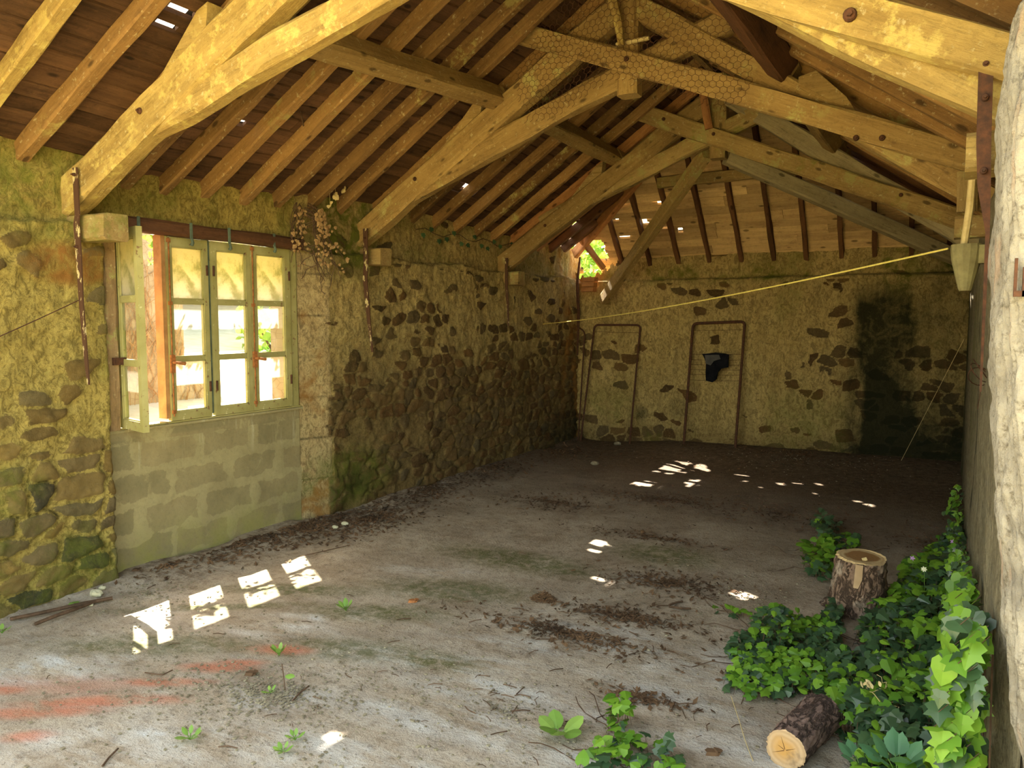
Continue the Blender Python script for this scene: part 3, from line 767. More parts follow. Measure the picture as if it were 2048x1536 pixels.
sash(Matrix.Translation((-4.505, 3.645, 0)), .337, .040, None, (0, 1, 1))
sash(Matrix.Translation((-4.505, 3.986, 0)), .385, .055, 'bolt', (0, 1, 1), 1)
o = beam('lintel_beam', (-4.47, 2.83, 2.205), (-4.46, 4.46, 2.20), .10, .085, 'lintel_wood', seed=3)
tag(o, 'dark brown timber lintel over the window', 'lintel')
for y, zz in ((3.05, 2.155), (3.43, 2.125), (3.74, 2.12), (4.15, 2.135)):
    g = MB(); g.bb(-4.416, -4.408, y-.009, y+.009, zz+.02, 2.25); g.tube([(-4.408, y, zz+.02), (-4.400, y, zz-.005), (-4.412, y, zz-.02)], [.009, .010, .012])
    g.build('shutter_hook', 'sash_green_dark', o)
o = beam('timber_post', (-4.475, 2.868, .93), (-4.47, 2.865, 2.20), .07, .085, 'post_wood', up=(0, 1, 0), seed=4, wob=.010)
tag(o, 'weathered timber post along the left side of the window', 'post')
g = MB(); g.bb(-4.43, -4.415, 2.85, 2.935, 1.335, 1.38); g.bb(-4.415, -4.405, 2.86, 2.87, 1.345, 1.37); g.build('iron_plate', 'rust_metal', o)
# ---------------------------------------------------------------- roof trusses
def bolt(p, r, par, mat='rust_metal', d=(0, -1, 0)):
    g = MB(); p = Vector(p); d = Vector(d)
    g.tube([p-d*.01, p+d*.006, p+d*.012], [r, r, r*.8], 12); g.tube([p+d*.010, p+d*.022], [r*.5, r*.45], 6)
    return g.build('bolt', mat, par)
def prism(pts, y0, y1, name, mat, par):
    g = MB(); n = len(pts)
    g.add([(x, y0, z) for x, z in pts]+[(x, y1, z) for x, z in pts], [tuple(range(n)), tuple(range(2*n-1, n-1, -1))]+[(i, i+n, (i+1) % n+n, (i+1) % n) for i in range(n)])
    return g.build(name, mat, par)
TR = [
 dict(Y=2.62, pl=((-4.62, 2.255), (-1.95, 3.52)), ph=.21, pr=((.2, 2.19), (-2.0, 3.62)), prh=.17, cl=((-3.95, 2.585), (-1.5, 3.17)), clh=.15, ca=((.155, 2.30), (-2.75, 3.69)), cah=.125, kp=3.12, kt=3.68, mat='beam_wood_yellow', pb=[(280, 222), ], cb=[(1700, 30)],
      lab='nearest roof truss, lichen yellow timbers closest to the camera'),
 dict(Y=5.15, pl=((-4.60, 2.27), (-2.02, 3.83)), ph=.195, pr=((.2, 2.25), (-2.06, 3.81)), prh=.145, cl=((-3.95, 2.65), (-1.35, 3.56)), clh=.165, ca=((.16, 2.46), (-2.9, 3.73)), cah=.145, kp=3.17, kt=3.97, mat='beam_wood', pb=[(830, 358)], cb=[(1253, 118), (1764, 276), (1712, 276)],
      lab='middle roof truss, with wire netting hanging before its king post'),
 dict(Y=7.5, pl=((-4.60, 2.15), (-2.02, 3.78)), ph=.20, pr=((.2, 2.20), (-2.06, 3.82)), prh=.17, cl=((-3.95, 2.66), (-1.5, 3.60)), clh=.165, ca=((.16, 2.38), (-2.9, 3.72)), cah=.165, kp=3.16, kt=3.95, mat='beam_wood_mossy', pb=[(1090, 451)], cb=[(1327, 238), (1427, 268), (1802, 390)],
      lab='farthest roof truss, green stained tie beam before the hipped end')]
TO = []
for i, t in enumerate(TR):
    Yf = t['Y']; yc = Yf+.065; m = t['mat']
    T = empty('roof_truss', (-2.05, Yf, 2.2)); TO.append(T)
    tag(T, t['lab'], 'roof truss', 'scissor trusses carrying the roof')
    P3 = lambda p, y: (p[0], y, p[1])
    beam('principal_rafter', P3(t['pl'][0], yc), P3(t['pl'][1], yc), .13, t['ph'], m if i < 2 else 'beam_wood', T, seed=i*9+1, wob=.008, cham=.018)
    beam('principal_rafter', P3(t['pr'][0], yc), P3(t['pr'][1], yc), .12, t['prh'], m if i < 2 else 'grey_wood', T, seed=i*9+2, wob=.008)
    beam('lower_chord', P3(t['cl'][0], yc+.006), P3(t['cl'][1], yc+.006), .11, t['clh'], m, T, seed=i*9+3, wob=.010, bow=.02 if i else .0, cham=.02)
    a, b = t['ca']
    beam('tie_beam', P3(a, Yf-.037), P3(b, Yf-.037), .065, t['cah'], m, T, seed=i*9+4, wob=.006, bow=.012 if i == 1 else 0)
    beam('king_post', (-2.035, Yf+.062, t['kp']), (-2.035, Yf+.062, t['kt']), .15, .135, m, T, up=(0, 1, 0), seed=i*9+5, cham=.022, wob=.004)
    for q in t['cb']:
        p = onY(q[0], q[1], Yf-.072); bolt(p, .017+.006*(i == 0)*.5, T)
    for q in t['pb']:
        p = onY(q[0], q[1], Yf-.002); bolt(p, .017, T)
    # feet: bearing blocks and iron straps
    z0 = [2.06, 2.08, 2.01][i]
    beam('bearing_block', (-4.55, Yf+.09, z0+.075), ([-4.12, -4.24, -4.22][i], Yf+.09, z0+.07), .15, .15, ['beam_wood_mossy', 'beam_wood_mossy', 'beam_wood_mossy'][i], T, seed=i+40)
    beam('bearing_block', ([.01, -.02, -.02][i], Yf+.07, [2.085, 2.14, 2.14][i]), (.32, Yf+.07, [2.085, 2.14, 2.14][i]), .15, .115, m, T, seed=i+50)
    # cleats under the purlins
    pl = lambda X: t['pl'][0][1]+(t['pl'][1][1]-t['pl'][0][1])*(X-t['pl'][0][0])/(t['pl'][1][0]-t['pl'][0][0])+t['ph']*.55
    pr = lambda X: t['pr'][0][1]+(t['pr'][1][1]-t['pr'][0][1])*(X-t['pr'][0][0])/(t['pr'][1][0]-t['pr'][0][0])+t['prh']*.55
    prism([(-3.62, pl(-3.62)-.01), (-3.24, pl(-3.24)-.01), (-3.22, pl(-3.24)+.13), (-3.30, pl(-3.30)+.13)], Yf+.02, Yf+.11, 'cleat', m, T)
    if i < 2: prism([(-.55, pr(-.55)-.01), (-.62, pr(-.62)+.06), (-.80, pr(-.80)+.12), (-.90, pr(-.88)+.04), (-.90, pr(-.90)-.01)], Yf+.01, Yf+.11, 'cleat', m, T)
    if i == 1:
        s = MB(); s.tube([(-2.16, Yf-.10, 3.95), (-2.10, Yf-.10, 3.78), (-2.06, Yf-.09, 3.62), (-2.04, Yf-.085, 3.47)], [.035, .036, .034, .024], 7); s.build('propping_stick', 'beam_wood_yellow', T)
        s = MB(); s.tube([(-2.10, Yf-.03, 3.505), (-1.86, Yf-.04, 3.505)], .014, 6); s.build('wooden_peg', 'straw', T)
        beam('hanging_plate', (.03, Yf-.06, 2.44), (.035, Yf-.06, 2.215), .05, .10, 'beam_wood_mossy', T, up=(1, 0, 0), seed=77)
    if i == 2:
        beam('propping_stick', (-2.19, Yf-.09, 3.98), (-2.09, Yf-.085, 3.42), .05, .07, 'broken_wood', T, up=(1, 0, 0), seed=71)
def strap(pts, wdt, T, mat='peeling_iron', bolts=()):
    """flat iron strap hanging from a truss foot; its width lies along x"""
    g = MB(); n = len(pts)
    vs = []
    for (x, y, z, k) in pts: vs += [(x-wdt*k/2, y, z), (x+wdt*k/2, y, z), (x+wdt*k/2, y+.008, z), (x-wdt*k/2, y+.008, z)]
    g.add(vs, [(i*4+q, i*4+(q+1) % 4, i*4+4+(q+1) % 4, i*4+4+q) for i in range(n-1) for q in range(4)]+[(3, 2, 1, 0), (n*4-4, n*4-3, n*4-2, n*4-1)])
    o = g.build('iron_strap', mat, T)
    for p in bolts: bolt(p, .010, o)
strap([(-4.315, 2.600, 2.46, 1), (-4.31, 2.60, 2.2, 1), (-4.325, 2.600, 2.15, 1.1), (-4.315, 2.600, 2.0, 1.2), (-4.31, 2.60, 1.7, .9), (-4.29, 2.60, 1.4, .8), (-4.275, 2.60, 1.24, .4)], .042, TO[0], bolts=[(-4.31, 2.598, 2.42), (-4.315, 2.598, 2.02)])
strap([(-4.33, 5.08, 2.38, .9), (-4.33, 5.08, 2.1, .9), (-4.34, 5.08, 1.95, .9), (-4.315, 5.09, 1.6, .7), (-4.29, 5.10, 1.34, .4)], .052, TO[1], bolts=[(-4.33, 5.078, 2.3)])
strap([(-4.33, 7.44, 2.3, .7), (-4.33, 7.44, 2.0, .7), (-4.32, 7.45, 1.8, .6), (-4.31, 7.45, 1.55, .3)], .05, TO[2])
strap([(.048, 2.565, 2.35, 1), (.052, 2.565, 2.1, 1), (.058, 2.565, 1.98, .9), (.072, 2.567, 1.85, .3), (.074, 2.567, 1.40, .15)], .036, TO[0], 'rust_metal', bolts=[(.048, 2.562, 2.31), (.050, 2.562, 2.22), (.055, 2.562, 2.02)])
# ---------------------------------------------------------------- purlins, ridge, rafters
def purlin(a, b, name='purlin', mat='beam_wood', up=(0, 0, 1), w_=.13, h_=.16, seed=0): return beam(name, a, b, w_, h_, mat, up=up, seed=seed, wob=.005)
upL = (-.5, 0, .86); upR = (.55, 0, .84)
def PX(side, Y): return float(rL(-3.12, Y))-.085 if side == 'L' else float(rR(-1.02, Y))-.085
for side, X, up in (('L', -3.10, upL), ('R', -1.0, upR)):
    for k, (y0, y1, nm) in enumerate(((1.45, 2.66, 'in front of the nearest truss'), (2.70, 5.19, 'between the nearest and middle trusses'), (5.23, 7.54, 'between the middle and farthest trusses'), (7.58, 8.30, 'behind the farthest truss'))):
        if side == 'L' and k == 0: continue
        o = purlin((X, y0, PX(side, y0)), (X, y1, PX(side, y1)), up=up, seed=60+k+(5 if side == 'R' else 0), mat='lintel_wood' if (side == 'R' and k == 1) else 'beam_wood')
        tag(o, '%s slope purlin %s' % ('left' if side == 'L' else 'right', nm), 'purlin', 'purlins')
rid = MB()
for k in range(24):
    y0 = 1.4+k*.27; y1 = y0+.27
    x0, x1 = float(ridgeX(y0)), float(ridgeX(y1)); a, b = float(rR(x0, y0)), float(rR(x1, y1))
    rid.add([(x0-.025, y0, a-.06), (x0+.025, y0, a-.06), (x0+.025, y0, a+.08), (x0-.025, y0, a+.08), (x1-.025, y1, b-.06), (x1+.025, y1, b-.06), (x1+.025, y1, b+.08), (x1-.025, y1, b+.08)], [(0, 1, 5, 4), (1, 2, 6, 5), (2, 3, 7, 6), (3, 0, 4, 7), (3, 2, 1, 0), (4, 5, 6, 7)])
tag(rid.build('ridge_board', 'beam_wood'), 'ridge board along the roof peak above the trusses', 'ridge board')
YR = [1.60, 2.10, 2.41, 2.80, 3.03, 3.30, 3.61, 3.95, 4.26, 4.60, 4.94, 5.38, 5.60, 5.93, 6.28, 6.65, 7.02, 7.38, 7.80, 8.12, 8.46, 8.80, 9.12]
def bay(y): return ('before the nearest truss', 'from the front between nearest and middle trusses', 'from the front between middle and farthest trusses', 'behind the farthest truss')[(y > 2.7)+(y > 5.2)+(y > 7.6)]
ORD = ['first', 'second', 'third', 'fourth', 'fifth', 'sixth', 'seventh', 'eighth', 'ninth', 'tenth', 'eleventh', 'twelfth']
for side in 'LR':
    cnt = {}
    for k, y in enumerate(YR):
        rr = random.Random(k*3+(100 if side == 'R' else 0)); y2 = y+rr.uniform(-.03, .03)
        if side == 'R' and y > 7.9 and y < 8.7: y2 += .04
        tx = float(ridgeX(y))
        if y > 7.9: tx = -2.1-2.4*(y-7.9)/1.6 if side == 'L' else -2.1+2.4*(y-7.9)/1.6
        if side == 'L': a = (-4.60, y, float(rL(-4.60, y))+RH/2); b = (tx-.03, y2, float(rL(tx-.03, y))+RH/2)
        else: a = (.36, y, float(rR(.36, y))+RH/2); b = (tx+.03, y2, float(rR(tx+.03, y))+RH/2)
        if abs(a[0]-b[0]) < .25: continue
        wd = rr.uniform(.062, .080)
        mat = 'beam_wood_yellow' if y < 2.3 else 'rafter_wood' if y < 7.6 else 'dark_rafter'
        if side == 'L' and 7.7 < y < 8.7: mat = 'broken_wood'
        if side == 'L' and y > 9: a = (-4.45, y, float(rL(-4.45, y))+RH/2)
        o = beam('common_rafter', a, b, wd, RH*.98, mat, seed=k+200, wob=.005, cham=.008, step=.14)
        bn = bay(y); cnt[bn] = cnt.get(bn, 0)+1
        tag(o, '%s %s slope rafter %s' % (ORD[cnt[bn]-1], 'left' if side == 'L' else 'right', bn), 'rafter', 'common rafters of the %s slope' % ('left' if side == 'L' else 'right'))
# hip: two hip rafters, jacks and their purlin
zt = float(rR(-2.1, 7.9))
for sgn, nm, mat in ((-1, 'left', 'broken_wood'), (1, 'right', 'dark_rafter')):
    e = (-4.42, 9.42, 2.50) if sgn < 0 else (.2, 9.45, 2.47)
    o = beam('hip_rafter', e, (-2.1, 7.92, zt), .075, .14, mat, seed=300+sgn, wob=.006)
    tag(o, '%s hip rafter running down to the far %s corner' % (nm, nm), 'rafter')
jx = [-4.1, -3.81, -3.43, -3.05, -2.66, -2.27, -1.89, -1.52, -1.14, -.80, -.44, -.08]
for k, X in enumerate(jx):
    yt = 7.9+1.6*abs(X+2.1)/2.4+.03
    a = (X, 9.62, float(rH(9.62))+.035); b = (X+.02, yt, float(rH(yt))+.035)
    if k == 0: a = (X+.06, 9.50, float(rH(9.5))-.10); b = (X-.18, 9.22, float(rH(9.22))+.02)
    o = beam('jack_rafter', a, b, .05, .075, 'dark_rafter' if k else 'broken_wood', seed=320+k, cham=.006, step=.12)
    tag(o, ('broken jack rafter stub leaning in the ragged roof hole' if k == 0 else '%s dark jack rafter from the left on the hipped end' % ORD[k-1]), 'rafter', None if k == 0 else 'jack rafters of the hipped end')
o = beam('hip_purlin', (-3.02, 8.66, 3.19), (-1.18, 8.64, 3.20), .09, .12, 'beam_wood_mossy', seed=340)
tag(o, 'short horizontal purlin across the hipped end behind the king post', 'purlin')
o = beam('diagonal_tie', (-1.98, 7.66, 3.20), (.12, 9.38, 2.20), .12, .15, 'grey_wood', seed=341, wob=.005)
tag(o, 'grey diagonal beam from far truss down to the far right corner', 'beam')
a = onY(1413, 306, 7.66); b = onY(1207, 600, 9.25)
o = beam('fallen_beam', a, b, .10, .135, 'beam_wood_mossy', seed=342, wob=.006, cham=.01)
tag(o, 'loose beam hanging from the far truss, its end below the roof hole', 'beam')
# corner debris: twisted iron, brick stub
g = MB(); g.tube([(-4.33, 9.38, 2.45), (-4.36, 9.36, 2.1), (-4.33, 9.35, 1.7), (-4.34, 9.34, 1.15)], [.012, .02, .022, .012], 6)
tag(g.build('rusty_strap', 'rust_metal'), 'rusty iron strap hanging in the far left corner', 'iron strap')
g = MB()
for k in range(3): g.box((-4.20+.01*k, 9.38, 2.02+k*.065), (.17, .12, .055))
tag(g.build('brick_stub', 'broken_wood'), 'small stack of red bricks in the far left corner', 'bricks')
# ---------------------------------------------------------------- wire netting
def netting():
    poly = [(-2.50, 3.98), (-2.76, 3.60), (-2.86, 3.31), (-2.80, 3.02), (-2.6, 3.03), (-2.35, 3.13), (-2.05, 3.24), (-1.8, 3.15), (-1.55, 3.03), (-1.34, 2.95), (-1.18, 3.02), (-1.15, 3.24), (-1.0, 3.42), (-.87, 3.55), (-.95, 3.75), (-1.6, 4.0)]
    def inside(x, z):
        c = False; n = len(poly)
        for i in range(n):
            x1, z1 = poly[i]; x2, z2 = poly[i-1]
            if (z1 > z) != (z2 > z) and x < (x2-x1)*(z-z1)/(z2-z1)+x1: c = not c
        return c
    g = MB(); s = .026; hx = s*math.sqrt(3)
    def W(x, z):
        y = 5.02-.05*math.sin(x*3+z*2)-.04*math.sin(z*6+x*2)
        xx = x+.012*math.sin(z*13+x*5); zz = z+.012*math.sin(x*11)-.02*math.sin((x+2.0)*2.2)
        return (xx, y, zz)
    for r in range(-2, 36):
        for c in range(-2, 52):
            cx = -2.95+c*hx+(hx/2 if r % 2 else 0); cz = 2.85+r*1.5*s
            if not inside(cx, cz): continue
            v = [(cx+s*math.sin(math.pi/3*k), cz+s*math.cos(math.pi/3*k)) for k in range(6)]
            for k in range(3):
                a, b = W(*v[k]), W(*v[(k+1) % 6])
                if hash((r, c, k)) % 29: g.tube([a, b], .0016, 3, False)
    return g.build('wire_netting', 'rust_metal')
tag(netting(), 'torn hexagonal wire netting hanging in front of the middle truss', 'netting')
# ---------------------------------------------------------------- cords
def cable(name, a, b, sag, r, mat, n=24):
    a = Vector(a); b = Vector(b); g = MB()
    g.tube([a.lerp(b, i/n)+Vector((0, 0, -sag*4*(i/n)*(1-i/n))) for i in range(n+1)], r, 5)
    return g.build(name, mat)
tag(cable('yellow_cord', (-4.39, 8.45, 1.57), (-.04, 4.36, 1.955), .05, .0048, 'rope_yellow'), 'yellow cord stretched across the barn to the stone corbel', 'cord')
tag(cable('thin_wire', (-4.37, 1.2, 1.12), (-4.33, 2.60, 1.72), .02, .003, 'rust_metal'), 'thin dark wire along the left wall to the iron strap', 'wire')
tag(cable('pale_string', (-.45, 9.3, .06), (.08, 7.6, 1.45), .0, .0022, 'straw'), 'thin pale string slanting down in the far right corner', 'string')
# stone corbel with a stick on it
g = MB(); n = 14; vs = []; L = [(1.975, .068), (1.955, .070), (1.90, .064), (1.82, .045), (1.765, .032), (1.75, .026)]
for z, r_ in L:
    for k in range(n+1):
        q = 2*math.pi*k/n; vs.append((.04+r_*math.cos(q), 4.4+r_*.9*math.sin(q), z))
m = n+1
g.add(vs, [(i*m+k, i*m+k+1, (i+1)*m+k+1, (i+1)*m+k) for i in range(len(L)-1) for k in range(n)]+[tuple(range(m-2, -1, -1)), tuple((len(L)-1)*m+k for k in range(m-1))])
g.bb(.09, .2, 4.36, 4.44, 1.88, 1.968)
o = g.build('stone_corbel', 'cut_stone'); tag(o, 'rounded stone corbel on the right wall holding the yellow cord', 'corbel')
g = MB(); g.tube([(.028, 4.40, 1.972), (.045, 4.38, 2.15), (.05, 4.36, 2.33), (.055, 4.34, 2.46)], [.017, .018, .017, .017], 8)
tag(g.build('wooden_stick', 'straw'), 'pale round stick standing upright on the stone corbel', 'stick')
# small iron on the jamb and wire loops
g = MB(); g.bb(.112, .118, 2.05, 2.062, 1.66, 1.74); g.bb(.112, .135, 2.045, 2.062, 1.655, 1.668); g.bb(.128, .136, 2.045, 2.062, 1.655, 1.72)
tag(g.build('iron_latch', 'rust_metal'), 'small rusty iron latch on the right jamb', 'latch')
g = MB()
for k in range(3):
    c = Vector((.115, 4.2+k*.03, 1.38-.02*k)); g.tube([c+Vector((-.03*math.sin(q)*(1+.3*k), .06*math.cos(q+k), .045*math.sin(q+k*.7))) for q in [i*.5 for i in range(13)]], .0025, 4)
g.tube([(.12, 4.2, 1.40), (.125, 4.25, 1.30), (.115, 4.3, 1.18)], .002, 4)
tag(g.build('wire_coil', 'rust_metal'), 'tangled coil of rusty wire on the right wall', 'wire')
# ---------------------------------------------------------------- bed frames
def arc(a, c, b, n=6):
    a, c, b = Vector(a), Vector(c), Vector(b); return [a*(1-t)**2+c*2*t*(1-t)+b*t*t for t in [i/n for i in range(n+1)]]
def bedframe(pts, r_, label, wires=(), mat='rust_metal', cloth=False):
    out = [Vector(pts[0])]
    for i in range(1, len(pts)-1):
        p = Vector(pts[i]); a = p+(Vector(pts[i-1])-p).normalized()*.06; b = p+(Vector(pts[i+1])-p).normalized()*.06
        out += arc(a, p, b)
    out.append(Vector(pts[-1]))
    c = (Vector(pts[0])+Vector(pts[-1]))/2
    T = empty('metal_frame', c); tag(T, label, 'metal frame', 'tubular metal frames leaning on the far wall')
    g = MB(); g.tube(out, r_, 8); g.build('tube', mat, T)
    for a, b in wires:
        g = MB(); a = Vector(a); b = Vector(b); g.tube([a, a.lerp(b, .5)-Vector((0, 0, .006)), b], .003, 4); g.build('cross_wire', 'rust_metal', T)
    return T
zf = lambda x, y: FZ(x, y)
bedframe([(-4.42, 9.42, 1.55), (-4.27, 9.42, 1.47), (-4.30, 9.30, zf(-4.3, 9.3))], .010, 'leftmost bent metal tube leaning in the far left corner')
bedframe([(-4.25, 9.27, zf(-4.25, 9.27)), (-4.13, 9.42, 1.555), (-3.49, 9.42, 1.555), (-3.56, 9.27, zf(-3.56, 9.27))], .013, 'tall rusty tubular frame with empty middle, next to the left corner',
         [((-4.14, 9.41, 1.47), (-3.50, 9.41, 1.455)), ((-4.17, 9.38, 1.10), (-4.05, 9.38, 1.09))])
bedframe([(-2.84, 9.24, zf(-2.84, 9.24)), (-2.80, 9.40, 1.575), (-2.17, 9.40, 1.60), (-2.21, 9.24, zf(-2.2, 9.24))], .017, 'tall rusty tubular frame with cross wires and black cloth',
         [((-2.80, 9.39, 1.49), (-2.18, 9.39, 1.505))]+[((-2.81, 9.35, z), (-2.19, 9.35, z+.01)) for z in (1.20, 1.13, 1.07, 1.01, .95, .88)])
def cloth():
    pts = [(-2.655, 1.205), (-2.60, 1.21), (-2.50, 1.225), (-2.38, 1.215), (-2.335, 1.20), (-2.335, 1.05), (-2.42, 1.03), (-2.46, .985), (-2.475, .90), (-2.52, .865), (-2.60, .88), (-2.605, .97), (-2.60, 1.10), (-2.63, 1.17)]
    g = MB(); n = len(pts)
    for yy, sgn in ((9.305, 1), (9.335, -1)):
        vs = [(-2.50, yy-.015*sgn, 1.10)]+[(x, yy+.012*math.sin(i*1.9), z) for i, (x, z) in enumerate(pts)]
        g.add(vs, [(0, i+1, (i+1) % n+1) for i in range(n)])
    g.add([(x, yy, z) for yy in (9.305, 9.335) for x, z in pts], [(i, (i+1) % n, (i+1) % n+n, i+n) for i in range(n)])
    o = g.build('black_rag', 'black_cloth'); tag(o, 'black rag hanging on the wires of the right metal frame', 'cloth')
    g = MB(); q = [(-2.61, 1.195), (-2.44, 1.20), (-2.42, 1.15), (-2.50, 1.125), (-2.54, 1.07), (-2.60, 1.09)]
    g.add([(x, 9.283+.004*math.sin(i*2), z) for i, (x, z) in enumerate(q)]+[(x, 9.289, z) for x, z in q], [tuple(range(6)), tuple(range(11, 5, -1))]+[(i, (i+1) % 6, (i+1) % 6+6, i+6) for i in range(6)])
    g.build('grey_patch', 'grey_cloth', o)
cloth()
# ---------------------------------------------------------------- stump and log
def logshape(name, L, r0, r1, barkm, endm, M, label, flare=0, top_only=False, notch=False, seed=1):
    T = empty(name, M.translation); T.matrix_basis = M; tag(T, label, 'log')
    g = MB(); n = 72; m = 40; vs = []; rr = random.Random(seed)
    for i in range(m+1):
        z = L*i/m; t = i/m; r = r0+(r1-r0)*t+flare*max(0, 1-t*3.2)**2
        for k in range(n):
            q = 2*math.pi*k/n
            q_ = r*(1+.035*math.sin(2*q+seed)+.03*math.sin(3*q+1+seed)+.05*mn.noise(Vector((math.cos(q)*3, math.sin(q)*3, z*9+seed)))*1.5+.09*mn.noise(Vector((math.cos(q)*9, math.sin(q)*9, z*45))))
            if flare: q_ += flare*max(0, 1-t*3)*.6*math.sin(5*q)
            if notch and abs(((q-notch+math.pi) % (2*math.pi))-math.pi) < .17 and .45 < t: q_ -= .007
            vs.append((q_*math.cos(q), q_*math.sin(q), z+(.008*math.sin(q+1) if i == m else 0)))
    g.add(vs, [(i*n+k, i*n+(k+1) % n, (i+1)*n+(k+1) % n, (i+1)*n+k) for i in range(m) for k in range(n)])
    g.build('bark', barkm, T, smooth=True, M=M)
    for nm, ring, zz, fl_ in (('cut_end', m, L, 1), ('cut_end', 0, 0, -1)):
        if top_only and ring == 0: continue
        g = MB(); R1 = [Vector(v) for v in vs[ring*n:(ring+1)*n]]
        rings = []
        for s_ in (1.0, .93, .7, .35): rings.append([Vector((p.x*s_, p.y*s_, (p.z if s_ == 1 else zz+fl_*(.002 if s_ < .95 else .001)))) for p in R1])
        v2 = [p for r_ in rings for p in r_]+[Vector((0, 0, zz+fl_*.002))]
        fs = [(i*n+k, i*n+(k+1) % n, (i+1)*n+(k+1) % n, (i+1)*n+k) for i in range(3) for k in range(n)]+[(3*n+k, 3*n+(k+1) % n, 4*n) for k in range(n)]
        if fl_ < 0: fs = [f[::-1] for f in fs]
        # the object's own origin sits in the middle of the cut so that the rings centre on the pith
        v2 = [p-Vector((0, 0, zz)) for p in v2]
        g.add(v2, fs); c_ = g.build(nm, endm, T, M=M @ Matrix.Translation((0, 0, zz)))
        if not top_only:
            g = MB()
            for ang, ln in ((.5, .055), (2.2, .05), (3.6, .045), (1.35, .03)): 
                dx, dy = math.cos(ang), math.sin(ang)
                g.add([(dx*.004-dy*.0012, dy*.004+dx*.0012, fl_*.0032), (dx*ln, dy*ln, fl_*.0032), (dx*.004+dy*.0012, dy*.004-dx*.0012, fl_*.0032), (dx*ln*.5, dy*ln*.5, -fl_*.002)], [(0, 1, 2), (0, 2, 3), (0, 3, 1), (1, 3, 2)])
            g.build('crack', 'rust_metal', c_, M=M @ Matrix.Translation((0, 0, zz)))
    return T
Mst = Matrix.Translation((-.405, 4.55, -.02)) @ Matrix.Rotation(math.radians(3), 4, 'Y') @ Matrix.Rotation(math.radians(2.5), 4, 'X')
T = logshape('tree_stump', .335, .150, .126, 'bark_pale', 'stump_top', Mst, 'upright sawn tree stump standing among the ivy', .035, True, 4.72, seed=3)
g = MB(); vs = []
for z in (.20, .25, .29, .33):
    for k in range(5):
        q = 4.58+.30*k/4*(1 if z > .21 else .6)+.0; vs.append((.127*math.cos(q)*(1+(.33-z)*.35), .127*math.sin(q)*(1+(.33-z)*.35), z))
g.add(vs, [(i*5+k, i*5+k+1, (i+1)*5+k+1, (i+1)*5+k) for i in range(3) for k in range(4)]); g.build('bare_scar', 'log_end', T, M=Mst)
g = MB(); g.tube([(.01, -.05, .333), (.03, -.045, .345)], [.014, .010], 7); g.build('wood_chip', 'straw', T, M=Mst)
Mlg, _ = frame((-.462, 2.78, .070), (-.385, 3.12, .076)); Mlg = Mlg @ Matrix.Rotation(math.radians(90), 4, 'Y') @ Matrix.Rotation(.6, 4, 'Z')
logshape('cut_log', .34, .073, .079, 'bark_pine', 'log_end', Mlg, 'short pine log lying with its sawn end to the camera', seed=8)
# ---------------------------------------------------------------- leaves
IVY = [(0, -.48), (.22, -.52), (.50, -.34), (.36, -.12), (.56, .10), (.28, .16), (.16, .34), (0, .62), (-.16, .34), (-.28, .16), (-.56, .10), (-.36, -.12), (-.50, -.34), (-.22, -.52)]
HEART = [(0, -.38), (.24, -.50), (.46, -.28), (.46, .02), (.26, .32), (0, .56), (-.26, .32), (-.46, .02), (-.46, -.28), (-.24, -.50)]
OVAL = [(0, -.5), (.16, -.36), (.26, -.05), (.24, .2), (.12, .42), (0, .55), (-.12, .42), (-.24, .2), (-.26, -.05), (-.16, -.36)]
NETT = [(0, -.45)]+[(.34*math.sin(math.pi*(i/9)**.8)+(.04 if i % 2 else 0), -.42+i/9) for i in range(1, 9)]+[(0, .6)]+[(-.34*math.sin(math.pi*(i/9)**.8)-(.04 if i % 2 else 0), -.42+i/9) for i in range(8, 0, -1)]
def leaf(g, p, size, nrm, head, shape=IVY, fold=.18, r=0.5):
    nrm = Vector(nrm).normalized(); head = Vector(head); head = (head-nrm*head.dot(nrm))
    if head.length < 1e-3: head = nrm.orthogonal()
    head.normalize(); sd = head.cross(nrm)
    c = Vector(p); vs = [c+nrm*0]
    for x, y in shape: vs.append(c+(sd*x+head*y+nrm*(-fold*abs(x)*1.2+.0-.12*y*y))*size)
    n = len(shape); g.add(vs, [(0, i+1, (i+1) % n+1) for i in range(n)], r)
def in_poly(x, y, poly):
    c = False; n = len(poly)
    for i in range(n):
        x1, y1 = poly[i]; x2, y2 = poly[i-1]
        if (y1 > y) != (y2 > y) and x < (x2-x1)*(y-y1)/(y2-y1)+x1: c = not c
    return c
